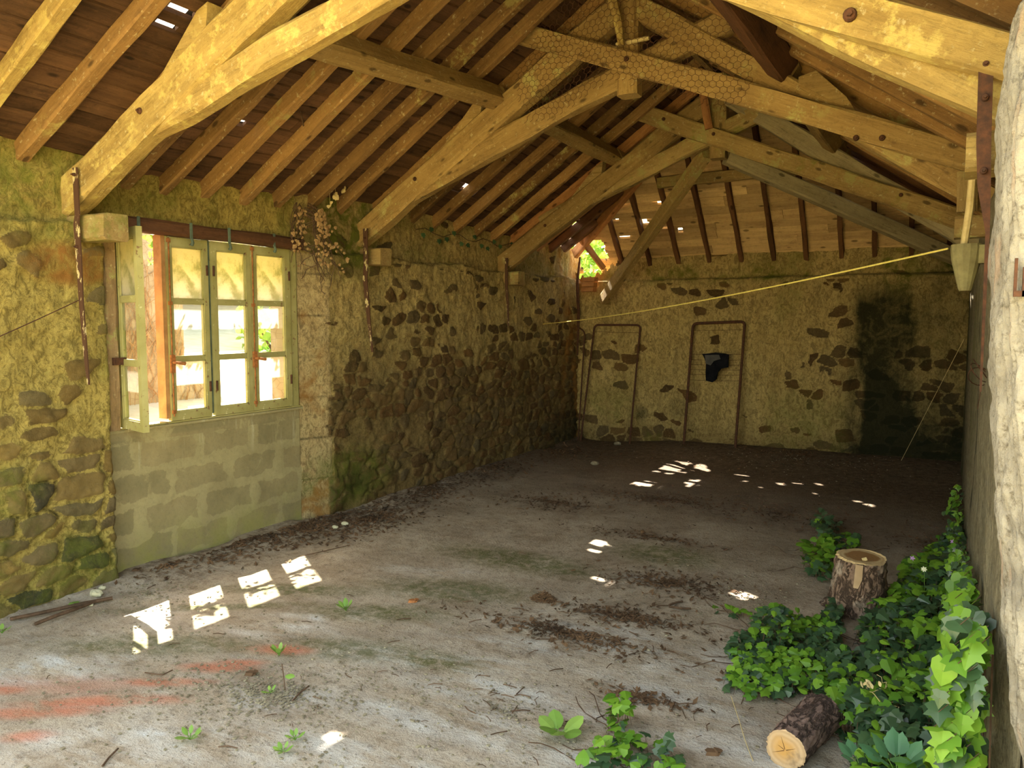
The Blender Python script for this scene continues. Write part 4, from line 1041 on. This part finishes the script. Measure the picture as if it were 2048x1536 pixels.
def ivy_patch(name, polys, n, label, hmax=.12, smin=.035, smax=.07, young=.5, seed=1, hfun=None, stems=20, avoid=()):
    rr = random.Random(seed); T = empty(name, (0, 0, 0)); cnt = 0; gy = MB(); go = MB(); gs = MB()
    ps = [[(fl(*q).x, fl(*q).y) for q in po] for po in polys]
    xs = [q[0] for po in ps for q in po]; ys = [q[1] for po in ps for q in po]; pts = []
    while cnt < n:
        x = rr.uniform(min(xs), max(xs)); y = rr.uniform(min(ys), max(ys))
        if x > .12 or not any(in_poly(x, y, po) for po in ps): continue
        if any(math.hypot(x-a, y-b) < c for a, b, c in avoid): continue
        if mn.noise(Vector((x*4, y*4, seed))) < -.38: continue
        h = (hfun(x, y) if hfun else hmax)*(rr.random()**.8); z = FZ(x, y)+.012+h
        s = rr.uniform(smin, smax)*(1.1 if h > .6*hmax else .9)
        nr = Vector((rr.gauss(0, .38), rr.gauss(-.35, .4), 1)); hd = Vector((rr.gauss(-.4, .8), rr.gauss(-.5, .8), -.3))
        yg = rr.random() < young*(1.5 if mn.noise(Vector((x*2.2, y*2.2, 5))) > .0 else .45)*(1.15 if h > .5*(hfun(x, y) if hfun else hmax) else .5)
        leaf(gy if yg else go, (x, y, z), s, nr, hd, (HEART if rr.random() < .55 else IVY) if yg else IVY, .22, rr.random())
        gs.tube([(x, y, z), (x+rr.uniform(-.02, .02), y+rr.uniform(-.01, .03), z-min(h, .07)-.008)], .0012, 3, False)
        pts.append((x, y)); cnt += 1
    for k in range(stems):
        x, y = pts[rr.randrange(len(pts))]; a = rr.uniform(0, 6.28); q = []
        for i in range(7): q.append((min(x, .12), y, FZ(x, y)+.010+.012*math.sin(i*1.3+k))); a += rr.uniform(-.5, .5); x += .05*math.cos(a); y += .05*math.sin(a)
        gs.tube(q, .0022, 4)
    c = (sum(p[0] for p in pts)/n, sum(p[1] for p in pts)/n, 0); T.location = c
    if gy.v: gy.build('young_leaves', 'ivy_young', T)
    if go.v: go.build('old_leaves', 'ivy_old', T)
    gs.build('stems', 'twig', T)
    tag(T, label, 'ivy'); return T
main = [(1450, 1300), (1530, 1262), (1590, 1240), (1640, 1262), (1660, 1210), (1700, 1250), (1800, 1225), (1800, 1160), (1850, 1130), (1900, 1080), (1940, 1030), (1960, 1010), (2048, 1060), (2400, 1800), (1740, 1800), (1700, 1540), (1665, 1440), (1620, 1400), (1500, 1410), (1445, 1385), (1470, 1335)]
def hm(x, y):
    w_ = max(0, 1-(.13-x)/.75); return (.05+.24*w_**1.3)*(1 if y < 4.6 else max(.3, 1-(y-4.6)*.4))
ivy_patch('ground_ivy', [main], 4300, 'large mass of ivy spreading from the right jamb over the floor', .14, .03, .062, .42, 2, hm, 60, avoid=((-.405, 4.56, .15), (-.45, 2.85, .10), (-.41, 3.02, .10)))
ivy_patch('ivy_clump', [[(1588, 1110), (1640, 1092), (1672, 1120), (1685, 1150), (1660, 1170), (1620, 1158)]], 110, 'bright ivy clump on the floor left of the stump', .10, .04, .07, .75, 5, stems=6)
ivy_patch('ivy_clump', [[(1620, 1060), (1650, 1045), (1690, 1080), (1720, 1110), (1690, 1125), (1650, 1098)]], 120, 'dark ivy clump on the floor behind the stump', .12, .04, .07, .22, 6, stems=6)
ivy_patch('ivy_clump', [[(1165, 1525), (1200, 1500), (1260, 1492), (1340, 1500), (1360, 1540), (1370, 1640), (1150, 1640)]], 130, 'ivy clump at the bottom edge of the picture', .07, .035, .055, .8, 7, stems=8)
ivy_patch('ivy_sprig', [[(1210, 1470), (1225, 1440), (1245, 1425), (1262, 1470), (1250, 1495)]], 26, 'small upright ivy sprig right of the broad leaved weed', .12, .035, .055, .9, 8, stems=2)
ivy_patch('ivy_runner', [[(1425, 1225), (1470, 1225), (1530, 1245), (1525, 1255), (1430, 1240)]], 16, 'thin ivy runner reaching left across the floor', .05, .035, .05, .6, 9, stems=3)
ivy_patch('ivy_clump', [[(1500, 1300), (1520, 1255), (1560, 1250), (1575, 1290), (1560, 1320)]], 60, 'small ivy clump rising at the left edge of the ivy mass', .12, .035, .055, .8, 10, stems=3)
# wall climbing ivy
rr = random.Random(44); gy = MB(); go = MB(); gs = MB()
for k in range(1100):
    y = 2.12+4.6*rr.random()**1.5; zt = .80*math.exp(-(y-2.2)*.33)+.02
    if y > 5: zt = .22+.12*math.sin(y*3)
    z = zt*rr.random()**.7; x = .10-rr.random()**1.6*.15*max(0, 1-z/zt*.6)
    if y < 2.3: x -= .02
    big = z > .4*zt and y < 3.6; s = rr.uniform(.042, .075) if big else rr.uniform(.03, .055)
    yg = rr.random() < (.62 if z > .35*zt else .3)
    leaf(gy if yg else go, (x, y, z+.02), s*(1 if y < 4 else .85), (-.7+rr.gauss(0, .45), -.7+rr.gauss(0, .5), .6+rr.gauss(0, .4)), (rr.gauss(0, .3), rr.gauss(0, .3), -1), IVY if rr.random() < .75 else HEART, .15, rr.random())
    gs.tube([(x, y, z+.02), (min(.12, x+.02), y+.012, z+.04)], .0012, 3, False)
for k in range(10):
    y = 2.3+k*.35; gs.tube([(.125, y+.05*math.sin(i+k), .09*i) for i in range(int(2+8*math.exp(-(y-2.2)*.4)))], .003, 4)
T = empty('wall_ivy', (.1, 3.2, 0)); gy.build('young_leaves', 'ivy_young', T); go.build('old_leaves', 'ivy_old', T); gs.build('stems', 'twig', T)
tag(T, 'big bright ivy leaves climbing the foot of the right wall', 'ivy')
# broad leaved and small weeds
def weed(name, px, py, n, L, label, shape=OVAL, mat='weed_leaf', up=.6, seed=1, stalk=.6, spread=1.0, lift=0):
    rr = random.Random(seed); c = fl(px, py); c.z = FZ(c.x, c.y)+lift; T = empty(name, c); g = MB(); s = MB()
    if lift: s.tube([(c.x, c.y, FZ(c.x, c.y)), c], .003, 5)
    for k in range(n):
        a = 2*math.pi*k/n+rr.uniform(-.3, .3); e = up*rr.uniform(.6, 1.3); d = Vector((math.cos(a)*spread, math.sin(a)*spread, e)).normalized()
        q = c+d*L*stalk; s.tube([c, c+d*L*stalk*.5+Vector((0, 0, .004)), q], .0016, 4)
        nr = Vector((-math.cos(a)*e*.8, -math.sin(a)*e*.8-.25, 1)); leaf(g, q+d*L*.35, L*rr.uniform(.8, 1.1), nr, d, shape, .1, rr.random())
    g.build('leaves', mat, T); s.build('stems', 'weed_leaf', T); tag(T, label, 'plant'); return T
BROAD = [(0, -.5), (.2, -.40), (.36, -.15), (.38, .1), (.26, .38), (0, .55), (-.26, .38), (-.38, .1), (-.36, -.15), (-.2, -.40)]
weed('broad_leaved_weed', 1118, 1468, 6, .085, 'broad leaved green weed alone on the pale floor', BROAD, up=.7, seed=4, stalk=.45)
weed('small_weed', 692, 1222, 6, .05, 'small green weed in mossy floor beyond the sun patches', up=1.3, seed=5)
weed('small_weed', 558, 1312, 6, .045, 'tiny weed with an upright blade on the reddish floor', up=1.6, seed=6)
g = MB(); c = fl(570, 1382); c.z = FZ(c.x, c.y); g.tube([c, c+Vector((-.005, 0, .06)), c+Vector((-.015, .0, .12))], .0022, 5); T = empty('seedling', c); g.build('stem', 'twig', T)
g = MB(); leaf(g, c+Vector((.03, 0, .075)), .05, (0, -.6, 1), (1, 0, .4), OVAL, .1, .3); g.build('leaf', 'weed_leaf', T); tag(T, 'thin seedling with one leaf on the gravelly floor', 'plant')
weed('small_weed', 380, 1482, 8, .04, 'low leafy weed on the floor at lower left', up=.9, seed=7)
weed('small_weed', 590, 1482, 6, .032, 'small weed just above another one near the bottom edge', up=1, seed=8)
weed('small_weed', 566, 1508, 7, .032, 'small weed nearest to the bottom edge at left', up=.8, seed=9)
weed('small_weed', 540, 1388, 5, .028, 'tiny bright weed beside the thin seedling', up=.9, seed=10)
weed('small_weed', 4, 1268, 5, .04, 'green weed at the left edge against the wall foot', up=.9, seed=12)
T = weed('nettle', 1790, 1650, 9, .085, 'blue green nettle like plant in front of the ivy', NETT, 'nettle_leaf', up=1.3, seed=11, stalk=.8, spread=.9, lift=.16)
weed('nettle', 1720, 1570, 6, .06, 'smaller blue green plant left of the nettle', NETT, 'nettle_leaf', up=1.0, seed=13, stalk=.8, spread=.9, lift=.06)
def flower(px, py, zz, mat, label, r_=.012, n=5):
    c = fl(px, py, zz); f = Vector((c.x, c.y, 0)); T = empty('flower', f); g = MB(); g.tube([f, (f+c)/2+Vector((.01, 0, 0)), c], .0012, 4); g.build('stem', 'weed_leaf', T)
    g = MB()
    for k in range(n):
        a = k*2*math.pi/n; d = Vector((math.cos(a), -.5, math.sin(a))); leaf(g, c+d*r_*.6, r_*1.3, (0, -1, .3), d, OVAL, .1, .5)
    g.build('petals', mat, T); tag(T, label, 'flower')
flower(1905, 1083, .14, 'petal_purple', 'purple flower nearer the right wall')
flower(1825, 1116, .22, 'petal_purple', 'purple flower right of the stump')
flower(1848, 1138, .30, 'petal_white', 'creamy white flower above the ivy', .012, 7)
# dry twigs in the ivy
rr = random.Random(12); g = MB(); c = fl(1755, 1470)
for k in range(26):
    a = rr.uniform(0, 6.28); p = c+Vector((rr.uniform(-.05, .05), rr.uniform(-.05, .12), .10+rr.uniform(-.03, .08))); q = [p]
    for i in range(5): a += rr.uniform(-.9, .9); q.append(q[-1]+Vector((.022*math.cos(a), .03*math.sin(a), rr.uniform(-.018, .014))))
    g.tube(q, .0014, 4)
for k in range(10): leaf(g, c+Vector((rr.uniform(-.07, .0), rr.uniform(0, .1), .16+rr.uniform(-.03, .03))), .025, (rr.gauss(0, .5), -.6, .6), (rr.gauss(0, 1), 0, -1), OVAL, .3)
tag(g.build('dry_twigs', 'straw'), 'tangle of dry tan twigs lying in the ivy', 'twigs')
g = MB(); g.tube([fl(1462, 1392, .03), fl(1478, 1440, .02), fl(1490, 1480, .012), fl(1506, 1522, .01)], .0018, 4)
tag(g.build('straw_stalk', 'straw'), 'long pale straw stalk lying left of the pine log', 'straw')
# ---------------------------------------------------------------- creeper, hanging bits
rr = random.Random(5); g = MB(); gl_ = MB()
for k in range(34):
    y = 4.46+rr.uniform(-.10, .12); z = 2.52-rr.uniform(0, .1); x = -4.42; q = []; a = -1.5+rr.uniform(-.5, .5)
    for i in range(rr.randint(6, 16)):
        q.append((x+rr.uniform(0, .03), y, z)); a += rr.uniform(-.5, .5); a = max(-2.6, min(-.5, a)); y += .035*math.cos(a); z += .045*math.sin(a)
        y = max(4.33, min(4.80, y)); x = -4.43+.09*(y > 4.46)
        if rr.random() < .42*(z > 2.0): leaf(gl_, (x+.05, y+rr.uniform(-.03, .03), z), rr.uniform(.018, .036), (1, -.8+rr.gauss(0, .6), rr.gauss(0, .6)), (rr.gauss(0, .5), rr.gauss(0, .5), -1), HEART, .35, rr.random())
    g.tube(q, .003, 4)
T = empty('dead_creeper', (-4.4, 4.48, 2.3)); g.build('stems', 'twig', T); gl_.build('dead_leaves', 'dry_leaf', T)
tag(T, 'dead brown creeper hanging from roof at the right of the window', 'creeper')
for (px, py, Y0, L, nm) in ((652, 378, 4.6, .04, 'leftmost dry leaves dangling under the rafters right of the window'), (671, 392, 4.75, .055, 'largest dry leaf cluster dangling under the rafters'), (686, 378, 4.85, .04, 'rightmost dry leaf dangling under the rafters'), (660, 408, 4.62, .03, 'lowest dry leaf dangling under the rafters')):
    c = onY(px, py, Y0); g = MB(); top_ = Vector((c.x, c.y, float(rL(c.x, c.y))+.09)); g.tube([top_, c], .0012, 3)
    for k in range(4): leaf(g, c+Vector((rr.uniform(-.02, .02), rr.uniform(-.01, .01), rr.uniform(-.02, .01))), L, (rr.gauss(0, .5), -1, .2), (rr.gauss(0, .6), 0, -1), HEART, .3)
    tag(g.build('dangling_leaf', 'straw'), nm, 'leaf')
for (p, nm) in ((((600, 165), (597, 195), (602, 225), (607, 252)), 'thin strip dangling between rafters above the window'), (((757, 218), (759, 240), (757, 262)), 'thin strip dangling between rafters before the middle truss')):
    g = MB(); q = [onY(x, y, 3.8 if x < 700 else 4.7) for x, y in p]; g.tube(q, .005, 4); tag(g.build('bark_strip', 'twig'), nm, 'strip')
g = MB(); gs = MB()
for k in range(14): y = 6.0+k*.13; z = 2.44+.05*math.sin(k*2); leaf(g, (-4.40, y, z-.03*rr.random()), .05, (1, -.6, .2), (0, rr.gauss(0, .5), -1), IVY, .1, rr.random()); 
gs.tube([(-4.42, 5.9+i*.15, 2.46+.03*math.sin(i*1.7)) for i in range(15)], .004, 4)
T = empty('eaves_ivy', (-4.42, 6.5, 2.45)); g.build('leaves', 'ivy_old', T); gs.build('stems', 'twig', T); tag(T, 'sparse dark ivy creeping along the left wall top', 'ivy')
# ---------------------------------------------------------------- litter and loose things on the floor
def scatter(name, label, mat, n, regions, smin, smax, seed, kind='flake'):
    rr = random.Random(seed); g = MB(); tot = sum(q[4] for q in regions)
    for i in range(n):
        t = rr.uniform(0, tot)
        for (px, py, rx, ry, wt) in regions:
            t -= wt
            if t <= 0: break
        c = fl(px, py); a = rr.uniform(0, 6.28); q = min(1.9, abs(rr.gauss(0, .75))); x = c.x+rx*q*math.cos(a); y = c.y+ry*q*math.sin(a)
        if x < -4.36 or x > .1 or y > 9.4 or y < .8: continue
        z = FZ(x, y)+.003; s = rr.uniform(smin, smax)
        if kind == 'flake':
            b = rr.uniform(0, 6.28); u = Vector((math.cos(b), math.sin(b), rr.gauss(0, .25)))*s; v = Vector((-math.sin(b), math.cos(b), rr.gauss(0, .3)))*s*rr.uniform(.3, .7)
            p = Vector((x, y, z+.004)); g.add([p-u, p-v*.8, p+u+Vector((0, 0, s*.3)), p+v], [(0, 1, 2), (0, 2, 3)], rr.random())
        elif kind == 'twig':
            b = rr.uniform(0, 6.28); u = Vector((math.cos(b), math.sin(b), 0))*s; p = Vector((x, y, z+.003)); g.tube([p-u, p+Vector((rr.gauss(0, s*.15), rr.gauss(0, s*.15), .004)), p+u], s*.05+.0008, 3)
        else:
            vs = [Vector((x, y, z))+Vector((sx*s*rr.uniform(.5, 1), sy*s*rr.uniform(.5, 1), sz*s*rr.uniform(.3, .7))) for sx in (-1, 1) for sy in (-1, 1) for sz in (-.3, 1)]
            g.add(vs, [(0, 1, 3, 2), (4, 6, 7, 5), (0, 4, 5, 1), (2, 3, 7, 6), (0, 2, 6, 4), (1, 5, 7, 3)], rr.random())
    o = g.build(name, mat); tag(o, label, 'litter', kind='stuff'); return o
wallband = [(330, 1135, .25, .35, 1.5), (480, 1092, .25, .5, 3), (620, 1058, .3, .6, 4), (740, 1040, .35, .6, 4), (860, 985, .35, .8, 3), (990, 940, .4, 1.0, 3), (1130, 905, .6, .7, 2)]
mids = [(1130, 1270, .5, .13, 3), (1250, 1235, .4, .12, 2.5), (1330, 1165, .4, .22, 2.5), (1100, 1005, .5, .25, 2.5), (1330, 1000, .8, .3, 3), (1560, 1030, .8, .5, 2), (1600, 925, 1.6, .9, 5), (1900, 1090, .35, .3, 2), (1290, 1400, .25, .07, 1), (1300, 1075, .5, .12, 1.5)]
scatter('leaf_litter', 'brown dead leaf litter along the foot of the left wall', 'litter', 5200, wallband, .010, .026, 1)
scatter('leaf_litter', 'brown leaf crumbs strewn over the middle and far floor', 'litter', 5600, mids, .008, .022, 2)
scatter('twig_litter', 'small dark twigs strewn over the floor', 'twig', 1100, mids+wallband+[(1000, 1400, 2.0, 1.0, 6)], .012, .04, 3, 'twig')
scatter('grit', 'pale grit and pebbles strewn over the near floor', 'rubble', 2600, [(1000, 1420, 2.2, .8, 5), (500, 1390, .9, .5, 6), (560, 1395, .3, .15, 3), (1500, 1200, .8, .8, 2), (300, 1190, .6, .3, 2), (1600, 930, 1.6, .9, 2)], .002, .008, 4, 'stone')
def stone(px, py, s, label, mat='pale_stone', seed=0, sq=(1, .7, .5)):
    rr = random.Random(seed); c = fl(px, py); c.z = FZ(c.x, c.y); g = MB(); n, m = 9, 6; vs = []
    for i in range(m+1):
        th = math.pi*i/m
        for k in range(n):
            ph = 2*math.pi*k/n; q = 1+.25*mn.noise(Vector((math.sin(th)*math.cos(ph)*2+seed, math.sin(th)*math.sin(ph)*2, math.cos(th)*2)))
            vs.append(Vector((s*sq[0]*math.sin(th)*math.cos(ph)*q, s*sq[1]*math.sin(th)*math.sin(ph)*q, s*sq[2]*(math.cos(th)*q+.7))))
    g.add(vs, [(i*n+k, (i+1)*n+k, (i+1)*n+(k+1) % n, i*n+(k+1) % n) for i in range(m) for k in range(n)])
    o = g.build('stone', mat, M=Matrix.Translation(c)); tag(o, label, 'stone', 'loose stones on the floor')
stone(193, 1195, .045, 'largest pale stone at the foot of the near left wall', seed=1)
stone(205, 1186, .025, 'small pale stone touching the largest pale stone', seed=2)
stone(182, 1213, .018, 'pebble in front of the pale stones by the left wall', seed=3)
stone(1190, 930, .05, 'grey stone alone on the far floor left of the sun patches', 'rubble', 5)
stone(1840, 908, .06, 'pale stone at the foot of the damp stain', seed=6); stone(1775, 912, .05, 'pale stone left of the one under the damp stain', seed=7); stone(1822, 930, .04, 'small pale stone nearest on the dark far floor', seed=8)
stone(1235, 893, .05, 'stone on the floor under the middle metal frame', 'rubble', 9)
stone(690, 1052, .035, 'stone in the leaf litter by the stone pier', seed=10); stone(670, 1058, .03, 'smaller stone in the leaf litter by the stone pier', seed=11)
# sticks
def stick(pts, r_, label, mat='twig'):
    g = MB(); g.tube([fl(x, y, z) for x, y, z in pts], r_, 6); tag(g.build('stick', mat), label, 'stick')
stick([(70, 1248, .02), (110, 1232, .03), (150, 1218, .03), (190, 1203, .02)], .010, 'dark stick lying by the near left wall, the nearer of two')
stick([(20, 1238, .02), (80, 1226, .02), (170, 1206, .02), (225, 1196, .02)], .010, 'dark stick lying by the near left wall, closest to the wall')
stick([(1338, 1210, .01), (1352, 1205, .012), (1365, 1203, .01)], .006, 'short dark stick on mid floor, upper of a pair')
stick([(1338, 1213, .01), (1360, 1216, .012), (1382, 1217, .01)], .006, 'short dark stick on mid floor, lower of a pair')
stick([(205, 1532, .01), (218, 1515, .012), (236, 1497, .012)], .004, 'curved grey twig at the lower left corner')
stick([(290, 1345, .01), (325, 1350, .014), (345, 1340, .012)], .003, 'thin crooked twig on the red stained floor')
stick([(600, 1113, .01), (640, 1104, .012), (700, 1090, .01)], .003, 'thin twig on the floor beyond the sun patches')
stick([(585, 1402, .01), (600, 1385, .015), (618, 1372, .012)], .004, 'crooked twig beside the thin seedling')
# little heap
c = fl(1087, 1200); g = MB(); rr = random.Random(3)
for k in range(420):
    a = rr.uniform(0, 6.28); q = rr.random()**.5; x = c.x+.075*q*math.cos(a); y = c.y+.06*q*math.sin(a); z = FZ(x, y)+.062*(1-q)*rr.uniform(.5, 1); b = rr.uniform(0, 6.28); s = .014
    g.tube([(x-s*math.cos(b), y-s*math.sin(b), z), (x+s*math.cos(b), y+s*math.sin(b), z+rr.uniform(-.008, .008))], .0015, 3)
tag(g.build('dry_heap', 'litter'), 'small cone shaped heap of dry brown crumbs on the floor', 'heap')
# crumpled dead leaves
for px, py, lab in ((1235, 1520, None), (1425, 1512, 'dark crumpled dead leaf at the bottom edge left of the log'), (272, 1152, 'curled dead leaf by the block infill'), (825, 1205, 'orange dead leaf on the mid floor'), (145, 1212, 'bright green fallen leaf by the left wall'), (500, 1352, 'dark crumpled leaf near the red stain')):
    if not lab: continue
    c = fl(px, py); c.z = FZ(c.x, c.y)+.012; g = MB()
    leaf(g, c, .055, (.2, -.5, 1), (1, .3, .2), HEART, .45, .5); leaf(g, c+Vector((.01, .012, .006)), .04, (-.5, -.4, 1), (-.6, .3, .4), HEART, .5, .5)
    tag(g.build('fallen_leaf', 'weed_leaf' if 'green' in lab else 'rust_orange' if 'orange' in lab else 'litter'), lab, 'leaf')
# ---------------------------------------------------------------- outside
T = empty('garden_wall', (-6.2, 4, .6)); tag(T, 'stone wall with bare creeper outside the open casement', 'wall')
g = MB(); g.bb(-6.5, -6.2, 2.2, 4.70, .3, 2.75); g.build('tall_part', 'outside_stone', T, attr=False)
g = MB(); g.bb(-6.45, -6.2, 4.70, 5.10, .3, 1.24); g.build('low_part', 'outside_stone', T, attr=False)
g = MB(); g.bb(-6.6, -6.1, 2.2, 4.76, 2.75, 2.85); g.build('coping', 'rust_orange', T, attr=False)
rr = random.Random(9); g = MB()
for k in range(190):
    y = rr.uniform(3.0, 5.05); z = rr.uniform(.5, 1.6); a = 1.57+rr.uniform(-.7, .7); q = []
    for i in range(14):
        if z > (2.7 if y < 4.7 else 1.2) or y > 5.08: break
        q.append((-6.185+.01*math.sin(i+k), y, z)); a += rr.uniform(-.35, .35); a = max(.5, min(2.6, a)); y += .07*math.cos(a); z += .08*math.sin(a)
    if len(q) > 2: g.tube(q, .0028, 3)
g.build('bare_creeper', 'dry_leaf', T)
T = empty('house', (-12.5, 9, 1.5)); tag(T, 'pale grey building across the yard seen through the panes', 'building')
g = MB(); g.bb(-16, -11.25, -2, 26, 1.2, 4.6); g.build('walls', 'outside_render', T, attr=False)
g = MB(); g.add([(-11.0, -2.3, 4.55), (-11.0, 26.3, 4.55), (-13.6, 26.3, 6.2), (-13.6, -2.3, 6.2), (-16.3, -2.3, 4.55), (-16.3, 26.3, 4.55), (-13.6, -2.3, 4.55), (-13.6, 26.3, 4.55)], [(0, 1, 2, 3), (3, 2, 5, 4), (0, 3, 4, 6), (1, 7, 5, 2)]); g.build('roof', 'slate', T, attr=False)
g = MB(); gs = MB(); rr = random.Random(77)  # leaves added under the eaves to dapple the sun on the floor
for k in range(260):
    y = rr.uniform(3.5, 5.2); z = rr.uniform(1.99, 2.22)+.03*math.sin(y*9)
    leaf(g, (-4.98+rr.uniform(-.04, .05), y, z), rr.uniform(.04, .07), (rr.gauss(.5, .6), rr.gauss(0, .6), rr.gauss(.6, .4)), (0, rr.gauss(0, .5), -1), HEART, .2, rr.random())
for k in range(12):
    y = 3.25+k*.16; gs.tube([(-4.97+.01*math.sin(i+k), y+.03*math.sin(i*1.3+k), 2.26-.05*i) for i in range(7)], .003, 4)
T = empty('dapple_creeper', (-4.98, 4.2, 2.0)); g.build('leaves', 'bush_leaf', T); gs.build('stems', 'twig', T); tag(T, 'leafy creeper added outside the eaves to dapple sun through the window', 'creeper')
def bush(name, c, r_, n, s, label, mat, seed, trunk=True, cat='bush'):
    rr = random.Random(seed); T = empty(name, (c[0], c[1], 0)); g = MB()
    for k in range(n):
        v = Vector((rr.gauss(0, 1), rr.gauss(0, 1), rr.gauss(0, 1))).normalized()*(rr.random()**.33)
        p = Vector(c)+Vector((v.x*r_[0], v.y*r_[1], v.z*r_[2]))
        leaf(g, p, s*rr.uniform(.6, 1.2), (rr.gauss(0, 1), rr.gauss(0, 1), rr.gauss(.6, .8)), (rr.gauss(0, 1), rr.gauss(0, 1), rr.gauss(-.3, .6)), HEART if s < .2 else OVAL, .2, rr.random())
    g.build('foliage', mat, T)
    g = MB(); g.tube([(c[0], c[1], 0), (c[0]+.1, c[1], c[2]*.6), (c[0], c[1]+.1, c[2])], [.09, .07, .03], 7)
    for k in range(9):
        a = k*.7; g.tube([(c[0], c[1], c[2]*.5), (c[0]+r_[0]*.6*math.cos(a), c[1]+r_[1]*.6*math.sin(a), c[2]+r_[2]*.4*math.sin(k))], [.03, .01], 5)
    g.build('branches', 'twig', T); tag(T, label, cat)
bush('green_bush', (-5.6, 10.9, 2.3), (1.2, .8, 1.3), 2600, .11, 'sunlit green bush seen through the far left roof hole', 'bush_leaf', 3)
bush('garden_shrub', (-8.3, 8.0, 1.6), (.9, .5, .9), 500, .12, 'green shrub beyond the right hand window pane', 'bush_leaf', 4)
